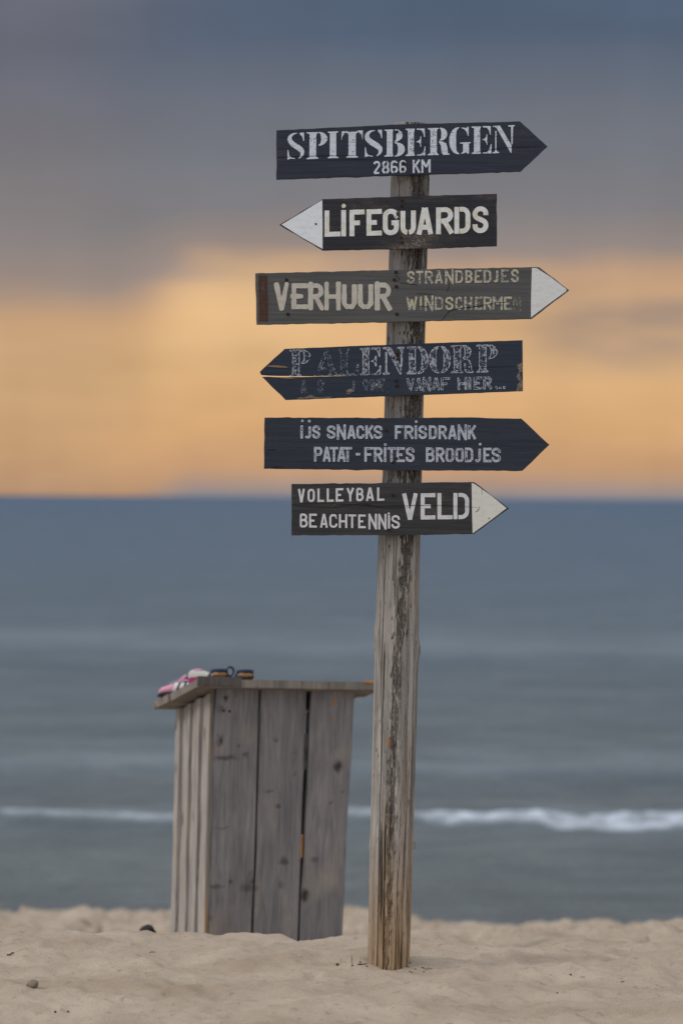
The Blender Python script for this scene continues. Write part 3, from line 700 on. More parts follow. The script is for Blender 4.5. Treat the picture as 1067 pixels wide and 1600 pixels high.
# --- 3: VERHUUR
bm3 = board_mat('grey_board_paint', (.068, .071, .074), (.098, .098, .098), (.20, .18, .15), .30, .30, 3.0, brown=(.085, .078, .066))
s3 = Sign('grey arrow board with white tip pointing right, lettered VERHUUR', bm3, (634, 462), R(0.8))
s3.build([(399, 427), (620, 421.5), (834, 417), (842, 417.5), (889, 453.5), (831, 498), (694, 500.8), (620, 503), (401, 507)], seed=13)
s3.polys('arrow_tip', [[(830.5, 418.5), (838, 419), (860, 433), (884.5, 452), (884, 455), (858, 474), (833, 493), (829, 496.5), (829, 470)]], tip_paint('white_tip_paint', (.64, .655, .67), 2.0), y0=-.0009)
pb = paint('brushed_ivory_lettering', (.50, .48, .43), .36, .42, seed=3.2, col2=(.44, .42, .37), stretch=(1.6, 1, .5))
s3.text('lettering', [('V', 428, 452), ('E', 455.5, 479.5), ('R', 481.6, 505.5), ('H', 506.5, 532.5), ('U', 534, 557.5), ('U', 559, 583), ('R', 585.5, 611)], (428, 443, 483, 611, 441.5, 483.5), 7.6, [pb], jit=.10, seed=8, brush=1)
py_ = paint('yellowed_worn_lettering', (.46, .45, .40), .435, .50, seed=4.2, col2=(.46, .43, .30))
s3.text('lettering', [('S', 635.5, 647.5), ('T', 650, 661), ('R', 663.5, 676), ('A', 679, 691.5), ('N', 695, 708.5), ('D', 711, 723), ('B', 726.5, 738), ('E', 741, 752.5), ('D', 755, 767), ('J', 770, 778), ('E', 782.5, 794), ('S', 798, 810)],
        (636, 423.5, 443.5, 810, 420.5, 441), 3.4, [py_], seed=9)
s3.text('lettering', [('W', 634.5, 652), ('I', 654, 660.5), ('N', 663, 677), ('D', 679, 692), ('S', 695.5, 708), ('C', 711, 722.5), ('H', 725, 737.5), ('E', 741.5, 753), ('R', 755, 768), ('M', 769, 785), ('E', 787, 799)],
        (634, 463.5, 484.5, 813, 463.5, 484), 3.4, [py_], seed=10)
pvw = paint('nearly_gone_lettering', (.46, .44, .36), .52, .58, seed=7.7)
s3.text('lettering', [('N', 801, 814)], (634, 463.5, 484.5, 813, 463.5, 484), 3.2, [pvw], seed=10)
for p in ((618.5, 425.5), (616, 437), (619, 448), (620, 491), (448, 437.5), (450, 491)): s3.screw(*p, r=2.4)
m = M('rust_band'); L = m.coord((60, 300, 900)); n = m.noise(L, 1, 4, .65); n5 = m.noise(m.coord((420, 100, 20)), 1, 3)
m.set('Base Color', m.mix(n5, (.035, .016, .010), (.12, .042, .018))); m.alpha(m.math('MULTIPLY', m.ss(n5, .36, .52), m.ss(n, .22, .42))); RB = m.m
for x0, x1 in ((404, 408), (409, 412), (413, 417.5)):
    s3.polys('rust_band', [[(x0, 430), (x1, 430), (x1 + 1, 465), (x1 + 1, 502), (x0 + 1, 502.5), (x0 + .6, 465)]], RB, y0=-.0010)
crackline(s3, [(689, 502), (696, 493), (703, 485.5), (716, 482.5), (735, 480), (757, 476.5), (775, 473), (795, 472)], 1.3, 5); crackline(s3, [(624, 442), (640, 443.5), (652, 446)], 1.0, 6); crackline(s3, [(651, 458.5), (665, 459.5), (676, 460)], .9, 7)
crackline(s3, [(702, 442), (701, 448), (698, 456)], .9, 8); crackline(s3, [(651, 478), (665, 479), (677, 477)], .7, 9); crackline(s3, [(617, 430), (624, 436), (617, 441)], .8, 17)
# --- 4: PALENDORP
bm4 = board_mat('navy_board_paint', (.019, .027, .046), (.026, .036, .058), (.12, .12, .13), .18, .10, 4.0)
s4 = Sign('split navy arrow board pointing left, worn lettering PALENDORP', bm4, (630, 577), R(-1.4))
s4.build([(406, 581), (412, 575), (445, 545), (630, 537.5), (816, 531.5), (816.5, 611), (630, 618), (446, 624.8), (409.5, 588.8), (440, 589.4), (480, 588.8), (520, 587.7), (549, 587), (549, 586.6), (520, 587), (480, 587.3), (440, 587), (408, 585.6)], seed=14, jit=.3)
pf = paint('ghost_lettering', (.38, .42, .49), .49, .565, scale=650, seed=5.2, stretch=(.8, 1, .6)); pe = paint('outline_lettering', (.46, .50, .57), .445, .52, scale=650, seed=6.2, stretch=(.8, 1, .6))
pg = paint('ghost_lettering', (.38, .42, .48), .55, .62, seed=5.8); ph = paint('outline_lettering', (.42, .46, .53), .505, .58, seed=6.8)
ln4 = (453, 547.5, 588.5, 776, 538.5, 581)
s4.text('lettering', [('E', 563, 594.5), ('N', 598.5, 631), ('D', 635.5, 668.5), ('O', 671, 703), ('R', 705, 739), ('P', 744, 776.5)], ln4, 5, [pf, pe], serif=True, outline=1.3, seed=15)
s4.text('lettering', [('P', 453, 485)], ln4, 5, [pf, pe], serif=True, outline=1.2, seed=16)
s4.text('lettering', [('A', 491, 527), ('L', 529, 560)], ln4, 5, [pg, ph], serif=True, outline=1.2, seed=16)
ln5 = (470, 595, 613.5, 780, 588.5, 607.5)
s4.text('lettering', [('V', 635, 647), ('A', 648.5, 659.5), ('N', 660.5, 672.5), ('A', 675, 687), ('F', 689, 702)], ln5, 2.8, [pg, pe], outline=.9, seed=17)
s4.text('lettering', [('H', 715, 729), ('I', 731, 736), ('E', 740, 752.5), ('R', 755, 767.5)], ln5, 3.0, [pf, pe], outline=1.0, dots=[(775, 606, 1.9), (781, 605.7, 1.9), (787.3, 605.5, 1.9)], seed=27)
s4.text('lettering', [('9', 567, 575), ('9', 577, 584.5), ('8', 586, 592), ('E', 593.5, 601), ('A', 470, 480), ('S', 496, 506), ('J', 547, 554)], ln5, 2.6, [pg, ph], outline=.8, dots=[(606.5, 611, 1.6)], seed=18)
for p in ((621, 553), (621.5, 561), (619, 595), (620, 603)): s4.screw(*p, r=2.5)
m = M('bare_yellow_wood'); m.set('Base Color', m.mix(m.noise(m.coord((60, 60, 300)), 1), (.15, .105, .07), (.25, .18, .12))); BYW = m.m
s4.polys('bare_wood', [[(417, 571.5), (430, 570.5), (446, 572), (450, 574.5), (435, 574.3), (420, 573.2)], [(436, 590.2), (450, 590), (463, 590.4), (455, 591.8), (443, 591.3)]], BYW, y0=-.0011)
for P_ in ([(807, 571), (815, 566), (816, 580), (811, 583), (814, 590), (816, 596), (815.5, 610), (806, 611), (808, 602), (811, 596), (806, 588), (811, 580)], [(464, 622), (478, 620), (486, 617), (495, 620.5), (520, 620), (515, 621.5), (466, 623.2)], [(541, 610), (549, 606.5), (552, 609), (547, 615), (542, 616)]):
    s4.polys('worn_patch', [P_], BARE, y0=-.0011)
crackline(s4, [(549, 586.8), (575, 585.8), (600, 585)], .6, 22); crackline(s4, [(700, 577), (760, 574), (808, 572)], .7, 23)
# --- 5: IJS SNACKS
bm5 = board_mat('slate_navy_board_paint', (.021, .027, .043), (.031, .038, .055), (.10, .105, .12), .22, .06, 5.0)
s5 = Sign('navy arrow board pointing right, two small lines IJS SNACKS FRISDRANK and PATAT', bm5, (628, 694), R(1.0))
s5.build([(413.5, 652.5), (630, 653), (735, 652), (770, 653.5), (814, 654), (858, 695), (816, 735.5), (630, 735), (412.5, 732.5)], seed=15)
pk = paint('speckled_lettering', (.50, .55, .64), .43, .51, seed=8.2); pke = paint('speckled_lettering', (.54, .59, .68), .37, .46, seed=8.9)
s5.text('lettering', [('I', 468.8, 474), ('J', 476, 485.5), ('S', 488, 500), ('S', 511, 524), ('N', 526.5, 540), ('A', 542.5, 555.5), ('C', 557, 569), ('K', 571, 583.5), ('S', 584, 597), ('F', 617, 629.5), ('R', 632, 645.5), ('I', 647, 652), ('S', 653.8, 666.5), ('D', 670, 682), ('R', 685, 697.5), ('A', 700, 713), ('N', 715, 728.8), ('K', 731, 743.5)],
        (468, 665, 685, 743, 665, 686), 3.1, [pk, pke], outline=.65, dots=[(472.5, 657.5, 1.7), (483.3, 658, 1.8), (650, 658.8, 1.7)], seed=19)
s5.text('lettering', [('P', 491, 503.5), ('A', 504.5, 516.5), ('T', 515.5, 528), ('A', 527, 540), ('T', 536.5, 549.5), ('-', 554.5, 563.8), ('F', 569.5, 583.5), ('R', 584.5, 597.5), ('I', 599, 604), ('T', 605.5, 617.5), ('E', 619.5, 632), ('S', 634, 647), ('B', 665.5, 678.5), ('R', 681, 693.7), ('O', 696, 708.5), ('O', 711.5, 724), ('D', 726.5, 738.5), ('J', 741, 750.5), ('E', 755, 767), ('S', 768, 781.5)],
        (491, 698.5, 721, 781, 700, 722), 3.1, [pk, pke], outline=.65, dots=[(601.8, 694.6, 1.8), (749.7, 694, 1.8)], seed=20)
for p in ((603.5, 672.5), (619.5, 716.5), (614, 722.5)): s5.screw(*p, r=2.1)
crackline(s5, [(416, 703), (424, 702.5), (432, 703)], 1.0, 31); crackline(s5, [(424, 730), (434, 729.5), (442, 730)], .9, 32)
# --- 6: VELD
bm6 = board_mat('charcoal_board_paint', (.026, .027, .031), (.048, .047, .050), (.16, .145, .135), .55, .45, 6.0)
s6 = Sign('charcoal arrow board with white tip pointing right, lettered VOLLEYBAL BEACHTENNIS VELD', bm6, (626, 795), R(-.8))
s6.build([(455.5, 756), (626, 754.5), (737, 753), (741, 753.5), (795, 794.5), (740, 834.5), (626, 836), (455.5, 836.5)], seed=16)
s6.polys('arrow_tip', [[(736.5, 754.5), (741, 756), (768, 775), (791, 794), (766, 813), (738, 833.5), (737, 794)]], tip_paint('ivory_tip_paint', (.62, .63, .58), 3.0), y0=-.0009)
pv = paint('clean_white_lettering', (.62, .63, .66), .27, .33, seed=9.2)
s6.text('lettering', [('V', 465.5, 476.5), ('o', 480.5, 492), ('L', 496, 506.5), ('L', 510.5, 521.3), ('E', 524.5, 536.5), ('Y', 541, 553.5), ('b', 556.5, 568.3), ('A', 571.5, 584.3), ('L', 589, 600.3)], (465, 764, 785, 600, 761.5, 782.3), 3.3, [pv], seed=21)
s6.text('lettering', [('b', 468.5, 481), ('E', 483, 495), ('A', 500, 512.3), ('C', 514.5, 527.3), ('H', 529.5, 542.5), ('T', 544, 556.3), ('E', 559.5, 571.3), ('N', 575.5, 588.8), ('N', 590.8, 603.8), ('I', 605.5, 609.6), ('S', 611.3, 624.5)], (468, 802.3, 824, 624, 805, 826), 3.2, [pv], dots=[(607.3, 802.3, 1.7)], seed=22)
s6.text('lettering', [('V', 628, 652.5), ('E', 657, 680), ('L', 683, 706.5), ('D', 708, 732.5)], (628, 771, 812, 732, 770, 811), 6.3, [pv], jit=.03, seed=23)
for p in ((614, 774), (608, 828)): s6.screw(*p, r=2.1)
crackline(s6, [(456, 788), (500, 786), (560, 789), (600, 791), (680, 789.5), (745, 793)], .8, 41); crackline(s6, [(456, 790), (520, 793), (565, 787), (600, 794), (640, 793)], .8, 42)
crackline(s6, [(742, 800), (746, 798), (749, 791)], 1.0, 43); crackline(s6, [(752, 762), (752.5, 768), (753, 773)], .7, 44); crackline(s6, [(762, 811), (765, 809)], 1.6, 45)

# ================================================================== wooden beach bin behind
BY = 11.0
B0 = at(426, 1462, BY)
B0.z = ground_z(B0.x, BY)
bin_ = empty('litter_bin', B0, 'grey weathered plank bin with a sloping lid half buried behind the signpost', 'bin', rot=(0, R(1.75), R(17.5)))
MB = Matrix.Translation(B0) @ Euler((0, R(1.75), R(17.5))).to_matrix().to_4x4()
def bin_wood(name, dark, mid_, light, tanc, seed, knots=(), foot=None):
    m = M(name); L = (seed, seed * 2, seed * .3)
    pid = m.attr('pid')
    cb = m.n.new('ShaderNodeCombineXYZ'); m.l.new(m.math('MULTIPLY', pid, 13.7), cb.inputs[0]); m.l.new(m.math('MULTIPLY', pid, 7.1), cb.inputs[2])
    def cc(sc):
        va = m.n.new('ShaderNodeVectorMath'); va.operation = 'ADD'; m.l.new(m.coord(sc, L), va.inputs[0]); m.l.new(cb.outputs[0], va.inputs[1]); return va.outputs[0]
    g = m.noise(cc((38, 38, 3.2)), 1, 6, .68, 1.2); g2 = m.noise(cc((160, 160, 6)), 1, 4, .7); b = m.noise(cc((8, 8, 4.5)), 1, 4, .6)
    wv = m.n.new('ShaderNodeVectorMath'); wv.operation = 'ADD'; m.l.new(cc((7, 7, 5)), wv.inputs[0])
    nv = m.n.new('ShaderNodeTexNoise'); nv.inputs['Scale'].default_value = 1.0; m.l.new(cc((30, 30, 30)), nv.inputs['Vector'])
    sc_ = m.n.new('ShaderNodeVectorMath'); sc_.operation = 'SCALE'; sc_.inputs['Scale'].default_value = .22; m.l.new(nv.outputs['Color'], sc_.inputs[0]); m.l.new(sc_.outputs[0], wv.inputs[1])
    k = m.voro(wv.outputs[0], 1); pc = m.noise(cc((60, 60, 14)), 1, 3)
    col = m.ramp(g, [(.30, dark), (.5, mid_), (.72, light)])
    col = m.mix(m.ss(b, .50, .75), col, tanc)
    col = m.mix(.55, col, m.ramp(m.noise(cc((6, 6, 3)), 1, 3), [(.35, (.74, .75, .78)), (.65, (1.22, 1.19, 1.15))]), 'MULTIPLY')
    col = m.mix(.6, col, m.ramp(g2, [(.32, (.6, .6, .6)), (.5, (1, 1, 1)), (.7, (1.18, 1.18, 1.18))]), 'MULTIPLY')
    col = m.mix(m.math('MULTIPLY', m.math('SUBTRACT', 1.0, m.ss(k, .05, .20)), m.ss(pc, .35, .6)), col, (.045, .037, .033))
    if foot:                                  # raw tan wood low down, where the grey skin has been rubbed off
        so = m.n.new('ShaderNodeSeparateXYZ'); m.l.new(m.coord(), so.inputs[0])
        ft = m.math('MULTIPLY', m.math('SUBTRACT', 1.0, m.ss(m.math('ADD', so.outputs[2], m.math('MULTIPLY', m.math('SUBTRACT', g, .5), .35)), foot[0], foot[1])), m.math('SUBTRACT', 1.0, m.ss(so.outputs[0], foot[2], foot[2] + .03)))
        col = m.mix(m.math('MULTIPLY', ft, .8), col, m.mix(g, foot[3], tuple(c * 1.7 for c in foot[3])))
    if knots:
        so = m.n.new('ShaderNodeSeparateXYZ'); m.l.new(m.coord(), so.inputs[0]); km = None
        wx = m.math('MULTIPLY', m.math('SUBTRACT', m.noise(m.coord((25, 25, 25)), 1, 3), .5), .04); wz = m.math('MULTIPLY', m.math('SUBTRACT', m.noise(m.coord((25, 25, 25), (4, 4, 4)), 1, 3), .5), .04)
        for x0, z0, rx, rz, kk in knots:
            dx_ = m.math('MULTIPLY', m.math('ADD', m.math('SUBTRACT', so.outputs[0], x0), wx), 1 / rx); dz_ = m.math('MULTIPLY', m.math('ADD', m.math('SUBTRACT', so.outputs[2], z0), wz), 1 / rz)
            dd = m.math('SQRT', m.math('ADD', m.math('MULTIPLY', dx_, dx_), m.math('MULTIPLY', dz_, dz_)))
            kf = m.math('MULTIPLY', m.math('SUBTRACT', 1.0, m.ss(dd, .25, 1.3)), kk * .78)
            km = kf if km is None else m.math('MAXIMUM', km, kf)
        col = m.mix(km, col, (.035, .028, .025))
    m.set('Base Color', col); m.set('Roughness', .88); m.set('Specular IOR Level', .15)
    m.bump(m.math('ADD', g, m.math('MULTIPLY', g2, .4)), .4, .004); return m.m
def bk(px, py, rx, ry, k): return ((px - (441 - 16 * (py - 1080) / 385)) / 386, 1.168 - (py - 1072) / 404, rx / 386, ry / 404, k)
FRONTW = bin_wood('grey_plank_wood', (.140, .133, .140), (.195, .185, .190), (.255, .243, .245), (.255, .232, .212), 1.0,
                  knots=[bk(349, 1187, 22, 5, .8), bk(380, 1183, 6, 6, .7), bk(370, 1167, 3, 3, .8), bk(333, 1387, 16, 4, .6), bk(386, 1389, 15, 5, .6), bk(358, 1380, 4, 5, .9), bk(441, 1348, 8, 7, .8), bk(434, 1385, 4, 6, .5),
                         bk(488, 1345, 9, 5, .6), bk(430, 1260, 4, 4, .8), bk(418, 1238, 7, 3, .6), bk(428, 1158, 5, 4, .7), bk(515, 1256, 4, 4, .6), bk(456, 1210, 3, 6, .4), bk(533, 1238, 3, 3, .6), bk(345, 1295, 14, 2.5, .5), bk(352, 1095, 4, 5, .8), bk(343, 1112, 7, 7, .6)],
                  foot=(.02, .30, -.12, (.20, .15, .105)))
SIDEW = bin_wood('lit_side_plank_wood', (.23, .215, .20), (.38, .355, .33), (.50, .48, .455), (.42, .37, .31), 5.0)  # side planks lightened in colour to hold the warm light from the left
STRIPW = bin_wood('dark_strip_wood', (.07, .064, .062), (.105, .096, .092), (.15, .138, .13), (.13, .112, .098), 14.0)
CORNERW = bin_wood('corner_post_wood', (.12, .105, .095), (.20, .18, .16), (.28, .255, .23), (.24, .19, .14), 12.0, foot=(.22, .42, 9, (.20, .115, .05)))
LIDW = bin_wood('lid_plank_wood', (.14, .125, .11), (.22, .20, .18), (.31, .285, .255), (.27, .23, .19), 9.0)
def plank(bm, lay, c8, pid, bev=.003, wob=.0015, seed=0):
    """c8: bottom quad (4 corners, ccw) then top quad"""
    q = random.Random(seed); n = 10; rings = []
    for i in range(n + 1):
        t = i / n
        rings.append([bm.verts.new(Vector(c8[k]).lerp(Vector(c8[k + 4]), t) + Vector((q.gauss(0, wob), q.gauss(0, wob * .6), 0))) for k in range(4)])
    fs = [bm.faces.new(rings[0][::-1]), bm.faces.new(rings[-1])]
    for i in range(n):
        for k in range(4): fs.append(bm.faces.new((rings[i][k], rings[i][(k + 1) % 4], rings[i + 1][(k + 1) % 4], rings[i + 1][k])))
    vset = {v for r in rings for v in r}
    ed = [e for e in {e for f in fs for e in f.edges} if abs((e.verts[0].co - e.verts[1].co).normalized().z) > -1 and any(len(f.verts) == 4 for f in e.link_faces) and not any(e in (r_e) for r_e in ())]
    lng = [e for e in ed if any(e.verts[0] in (rings[i][k],) and e.verts[1] in (rings[i + 1][k],) or e.verts[1] in (rings[i][k],) and e.verts[0] in (rings[i + 1][k],) for i in range(n) for k in range(4))]
    for v in vset: v[lay] = pid
    bmesh.ops.bevel(bm, geom=lng, offset=bev, segments=2, affect='EDGES')
def new_bm():
    bm = bmesh.new(); return bm, bm.verts.layers.float.new('pid')
BH0, BH1 = -.15, 1.168                        # buried foot, top edge
W0, W1, D = .272, .286, .55                   # half widths at ground and top; depth
fx = lambda u, z: u * (W0 + (W1 - W0) * (z / BH1))
bm, lay = new_bm()
for i, (a0, b0, a1, b1) in enumerate([(-.97, -.341, -.96, -.349), (-.31, .335, -.32, .315), (.365, 1.0, .392, 1.0)]):
    z0, z1 = BH0, BH1 - .012
    X_ = lambda u, z: fx(u, z)
    c = [(X_(a0, z0), -.012, z0), (X_(b0, z0), -.012, z0), (X_(b0, z0), .012, z0), (X_(a0, z0), .012, z0), (X_(a1, z1), -.012, z1), (X_(b1, z1), -.012, z1), (X_(b1, z1), .012, z1), (X_(a1, z1), .012, z1)]
    plank(bm, lay, c, i + 1.0, seed=i)
bm_obj('front_panel', bm, FRONTW, bin_)
def wall(name, P0, P1, nrm, n, mat, gap=.006, th=.022, topfn=lambda y: BH1 - .012, stagger=0):
    bm, lay = new_bm()
    for i in range(n):
        t0, t1 = i / n + gap, (i + 1) / n - gap; q = random.Random(50 + i); off = stagger * (i % 2)
        def pt(t, z): a = Vector(P0(z)).lerp(Vector(P1(z)), t); return a
        c = []
        for z in (BH0, None):
            for t, d in ((t0, 0), (t1, 0), (t1, th), (t0, th)):
                zz_ = z if z is not None else topfn(pt(t, 1).y)
                p = pt(t, zz_) + Vector(nrm) * (d + off); c.append((p.x, p.y, zz_))
        plank(bm, lay, c, i + 3.0, seed=70 + i)
    bmesh.ops.recalc_face_normals(bm, faces=bm.faces)
    return bm_obj(name, bm, mat, bin_)
SLOPE = math.tan(R(11.5))
lid_under = lambda y: BH1 - .006 - SLOPE * (y + .07)
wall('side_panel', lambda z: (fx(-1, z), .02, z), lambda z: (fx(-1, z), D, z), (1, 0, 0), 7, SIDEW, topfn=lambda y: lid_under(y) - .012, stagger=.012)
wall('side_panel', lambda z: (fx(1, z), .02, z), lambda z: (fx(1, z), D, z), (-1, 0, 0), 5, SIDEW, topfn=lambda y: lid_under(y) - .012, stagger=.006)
wall('back_panel', lambda z: (fx(-1, z) + .03, D - .02, z), lambda z: (fx(1, z) - .03, D - .02, z), (0, 1, 0), 4, FRONTW, gap=.001, topfn=lambda y: lid_under(y) - .012)
# corner battens that show at the left edge and behind the gaps
bm, lay = new_bm()
def bar(x0, x1, y0, y1, z0, z1, pid):
    s0, s1 = (W0 + (W1 - W0) * z0 / BH1) / W1, (W0 + (W1 - W0) * z1 / BH1) / W1
    plank(bm, lay, [(x0 * s0, y0, z0), (x1 * s0, y0, z0), (x1 * s0, y1, z0), (x0 * s0, y1, z0), (x0 * s1, y0, z1), (x1 * s1, y0, z1), (x1 * s1, y1, z1), (x0 * s1, y1, z1)], pid, seed=int(pid * 3))
bar(-W1 - .002, -W1 * .968, -.011, .016, BH0, BH1 - .02, 9.0)
for s_ in (-1, 1): bar(s_ * (W1 - .05) - .02, s_ * (W1 - .05) + .02, .014, .05, BH0, BH1 - .05, 9 + s_)
bm_obj('corner_post', bm, CORNERW, bin_)
bm, lay = new_bm()
plank(bm, lay, [(-W1 + .04, .014, .84), (-W1 + .04, .034, .84), (-W1 + .04, .034, .98), (-W1 + .04, .014, .98), (W1 - .04, .014, .84), (W1 - .04, .034, .84), (W1 - .04, .034, .98), (W1 - .04, .014, .98)], 14., seed=4)
bmesh.ops.recalc_face_normals(bm, faces=bm.faces)
bm_obj('cross_rail', bm, FRONTW, bin_)
# sloping lid of three boards
bm, lay = new_bm()
def lid_board(x0, x1, y0, y1, dz, pid):
    th = .030
    c = []
    for x in (x0, x1):
        for y, t in ((y0, 0), (y1, 0), (y1, th), (y0, th)): c.append((x, y, lid_under(y) + t + dz))
    plank(bm, lay, c, pid, bev=.004, wob=.0010, seed=int(pid))
lid_board(-W1 - .075, W1 + .088, -.07, .145, -.003, 21.); lid_board(-W1 - .072, W1 + .07, .150, .36, -.001, 22.); lid_board(-W1 - .078, W1 + .072, .365, .60, -.002, 23.)
bmesh.ops.recalc_face_normals(bm, faces=bm.faces)
lid = bm_obj('lid', bm, LIDW, bin_)
bm, lay = new_bm()
plank(bm, lay, [(-W1 - .078, -.078, lid_under(-.078) + .0), (-W1 - .078, -.071, lid_under(-.078) + .0), (-W1 - .078, -.071, lid_under(-.078) + .036), (-W1 - .078, -.078, lid_under(-.078) + .036),
                (-.19, -.078, lid_under(-.078)), (-.19, -.071, lid_under(-.078)), (-.19, -.071, lid_under(-.078) + .036), (-.19, -.078, lid_under(-.078) + .036)], 31., bev=.002, seed=5)
bmesh.ops.recalc_face_normals(bm, faces=bm.faces)
o = bm_obj('edge_strip', bm, STRIPW, lid)
def bin_chip(name, x0, x1, z0, z1, y, th, mat, parent=bin_):
    bm = bmesh.new(); q = random.Random(int(x0 * 1000))
    bmesh.ops.create_cube(bm, size=1, matrix=Matrix.Translation(((x0 + x1) / 2, y, (z0 + z1) / 2)) @ Matrix.Diagonal((x1 - x0, th, z1 - z0, 1)))
    for v in bm.verts: v.co += Vector((q.uniform(-.0015, .0015), 0, q.uniform(-.004, .004)))
    bmesh.ops.bevel(bm, geom=bm.edges[:], offset=min(th, x1 - x0, z1 - z0) * .25, segments=1, affect='EDGES')
    o = bm_obj(name, bm, mat, parent); return o
bin_chip('raw_wood_chip', .200, .209, 1.09, 1.122, -.0122, .004, RAW); bin_chip('raw_wood_chip', .200, .205, 1.035, 1.05, -.0122, .003, RAW)
bin_chip('raw_wood_chip', .091, .099, .50, .59, -.006, .010, RAW)
bin_chip('raw_wood_chip', .035, .060, .905, .909, -.0124, .003, RAW); bin_chip('raw_wood_chip', -.260, -.252, .90, .914, -.0124, .003, RAW)
bin_chip('raw_wood_chip', W1 + .02, W1 + .082, lid_under(-.07) + .022, lid_under(-.07) + .0305, -.069, .008, RAW, lid)
for x, z in ((-.235, 1.115), (-.238, 1.065), (-.215, 1.063), (-.236, .10), (-.24, .04), (.03, .10), (.24, .12), (-.1, .05)):
    bm = bmesh.new(); bmesh.ops.create_cone(bm, cap_ends=True, segments=10, radius1=.0055, radius2=.004, depth=.003, matrix=Matrix.Translation((x, -.0135, z)) @ Matrix.Rotation(R(90), 4, 'X')); bm_obj('nail', bm, RUST, bin_)

# ================================================================== footwear left on the lid
def lid_pt(x, y, h=0.0):                      # world point on top of the lid (bin axes)
    return MB @ Vector((x, y, lid_under(y) + .031 + h))
def plain(name, col, rough=.7, var=.15, sc=80):
    m = M(name); n = m.noise(m.coord((sc, sc, sc)), 1, 4, .6)
    m.set('Base Color', m.mix(n, tuple(c * (1 - var) for c in col), tuple(min(1, c * (1 + var)) for c in col))); m.set('Roughness', rough); m.bump(m.noise(m.coord((600, 600, 600)), 1, 2), .3, .001); return m.m
PINK = plain('pink_fabric', (.62, .30, .42)); BLACKF = plain('black_fabric', (.022, .020, .026)); WHITEF = plain('white_leather', (.70, .70, .72)); MAG = plain('magenta_lining', (.36, .035, .17))
PALE = plain('pale_grey_suede', (.46, .46, .42)); TANF = plain('tan_footbed', (.42, .22, .09)); NAVYF = plain('navy_strap', (.022, .035, .075)); SOLE = plain('dark_rubber', (.03, .027, .028))
def loft(name, secs, mats, parent, nseg=18, smooth_=True, fm=None):
    """secs: (x, half width, z low, z high, squareness)"""
    V, F, FM = [], [], []
    for x, w, zl, zh, e in secs:
        for k in range(nseg):
            a = 2 * math.pi * k / nseg; ca, sa = math.cos(a), math.sin(a)
            V.append((x, w * math.copysign(abs(ca) ** e, ca), (zl + zh) / 2 + (zh - zl) / 2 * math.copysign(abs(sa) ** e, sa)))
    for i in range(len(secs) - 1):
        for k in range(nseg):
            F.append((i * nseg + k, i * nseg + (k + 1) % nseg, (i + 1) * nseg + (k + 1) % nseg, (i + 1) * nseg + k)); FM.append(fm(i, k) if fm else 0)
    F += [tuple(range(nseg))[::-1], tuple(range((len(secs) - 1) * nseg, len(secs) * nseg))]; FM += [0, 0]
    return mesh_obj(name, V, F, mats, parent, smooth=smooth_, fmat=FM)
def sneaker(root, upper, stripe, heel, lining):
    L = .165
    loft('sole', [(-.002, .010, 0, .008, .8), (.01, .024, 0, .014, .7), (.05, .031, 0, .016, .6), (.09, .028, 0, .016, .6), (.14, .028, 0, .017, .6), (.165, .020, 0, .016, .7), (.172, .008, .002, .014, .8)], BLACKF if heel is BLACKF else WHITEF, root)
    secs = [(.002, .012, .012, .022, 1), (.014, .024, .010, .036, .9), (.035, .029, .010, .042, .9), (.06, .029, .010, .050, .9), (.085, .027, .010, .062, .85), (.10, .026, .010, .066, .8), (.125, .025, .010, .064, .8), (.15, .024, .010, .070, .8), (.166, .016, .012, .074, .8), (.17, .008, .016, .070, .8)]
    loft('upper', secs, [upper, heel], root, fm=lambda i, k: 1 if i >= 6 or (i >= 3 and not 3 <= k <= 6) else 0)
    # ankle opening
    bm = bmesh.new(); bmesh.ops.create_uvsphere(bm, u_segments=14, v_segments=8, radius=1, matrix=Matrix.Translation((.128, 0, .068)) @ Matrix.Diagonal((.028, .017, .006, 1))); bm_obj('lining', bm, lining, root, True)
    for sy in (-1, 1):
        for j in range(3):
            x = .066 + j * .023; V, F = [], []
            for i in range(7):
                t = i / 6; z = .014 + t * .036; xx = x + (.5 - t) * -.014
                w = np.interp(xx, [s[0] for s in secs], [s[1] for s in secs]); zh = np.interp(xx, [s[0] for s in secs], [s[3] for s in secs])
                zc = (.010 + zh) / 2; hh_ = (zh - .010) / 2; c_ = max(0, 1 - abs((z - zc) / hh_) ** 2.3) ** (1 / 2.3)
                yy = sy * (w * c_ + .0016)
                V += [(xx - .0072, yy, z), (xx + .0072, yy, z)]
            F = [(2 * i, 2 * i + 1, 2 * i + 3, 2 * i + 2) for i in range(6)]
            o = mesh_obj('stripe', V, F, stripe, root)
            md = o.modifiers.new('thick', 'SOLIDIFY'); md.thickness = .0015
    loft('tongue', [(.080, .016, .050, .062, .8), (.092, .018, .056, .074, .8), (.104, .017, .062, .084, .8), (.110, .010, .070, .082, .9)], upper, root)
    for j in range(4):
        bm = bmesh.new(); bmesh.ops.create_cone(bm, cap_ends=True, segments=8, radius1=.0022, radius2=.0022, depth=.034, matrix=Matrix.Translation((.048 + j * .011, 0, .050 + j * .0045)) @ Matrix.Rotation(R(90), 4, 'X')); bm_obj('lace', bm, WHITEF if upper is not PALE else PALE, root, True)
def place_on_lid(name, x, y, heading, label, cat, group=None, roll=0):
    p = lid_pt(x, y)
    o = bpy.data.objects.new(name, None); COL.objects.link(o); o.empty_display_size = .05
    B = MB.to_3x3() @ Matrix.Rotation(-math.atan(SLOPE), 3, 'X') @ Matrix.Rotation(heading, 3, 'Z') @ Matrix.Rotation(roll, 3, 'X')
    o.matrix_world = Matrix.Translation(p) @ B.to_4x4(); tag(o, label, cat, group); return o
LX = -W1 - .075
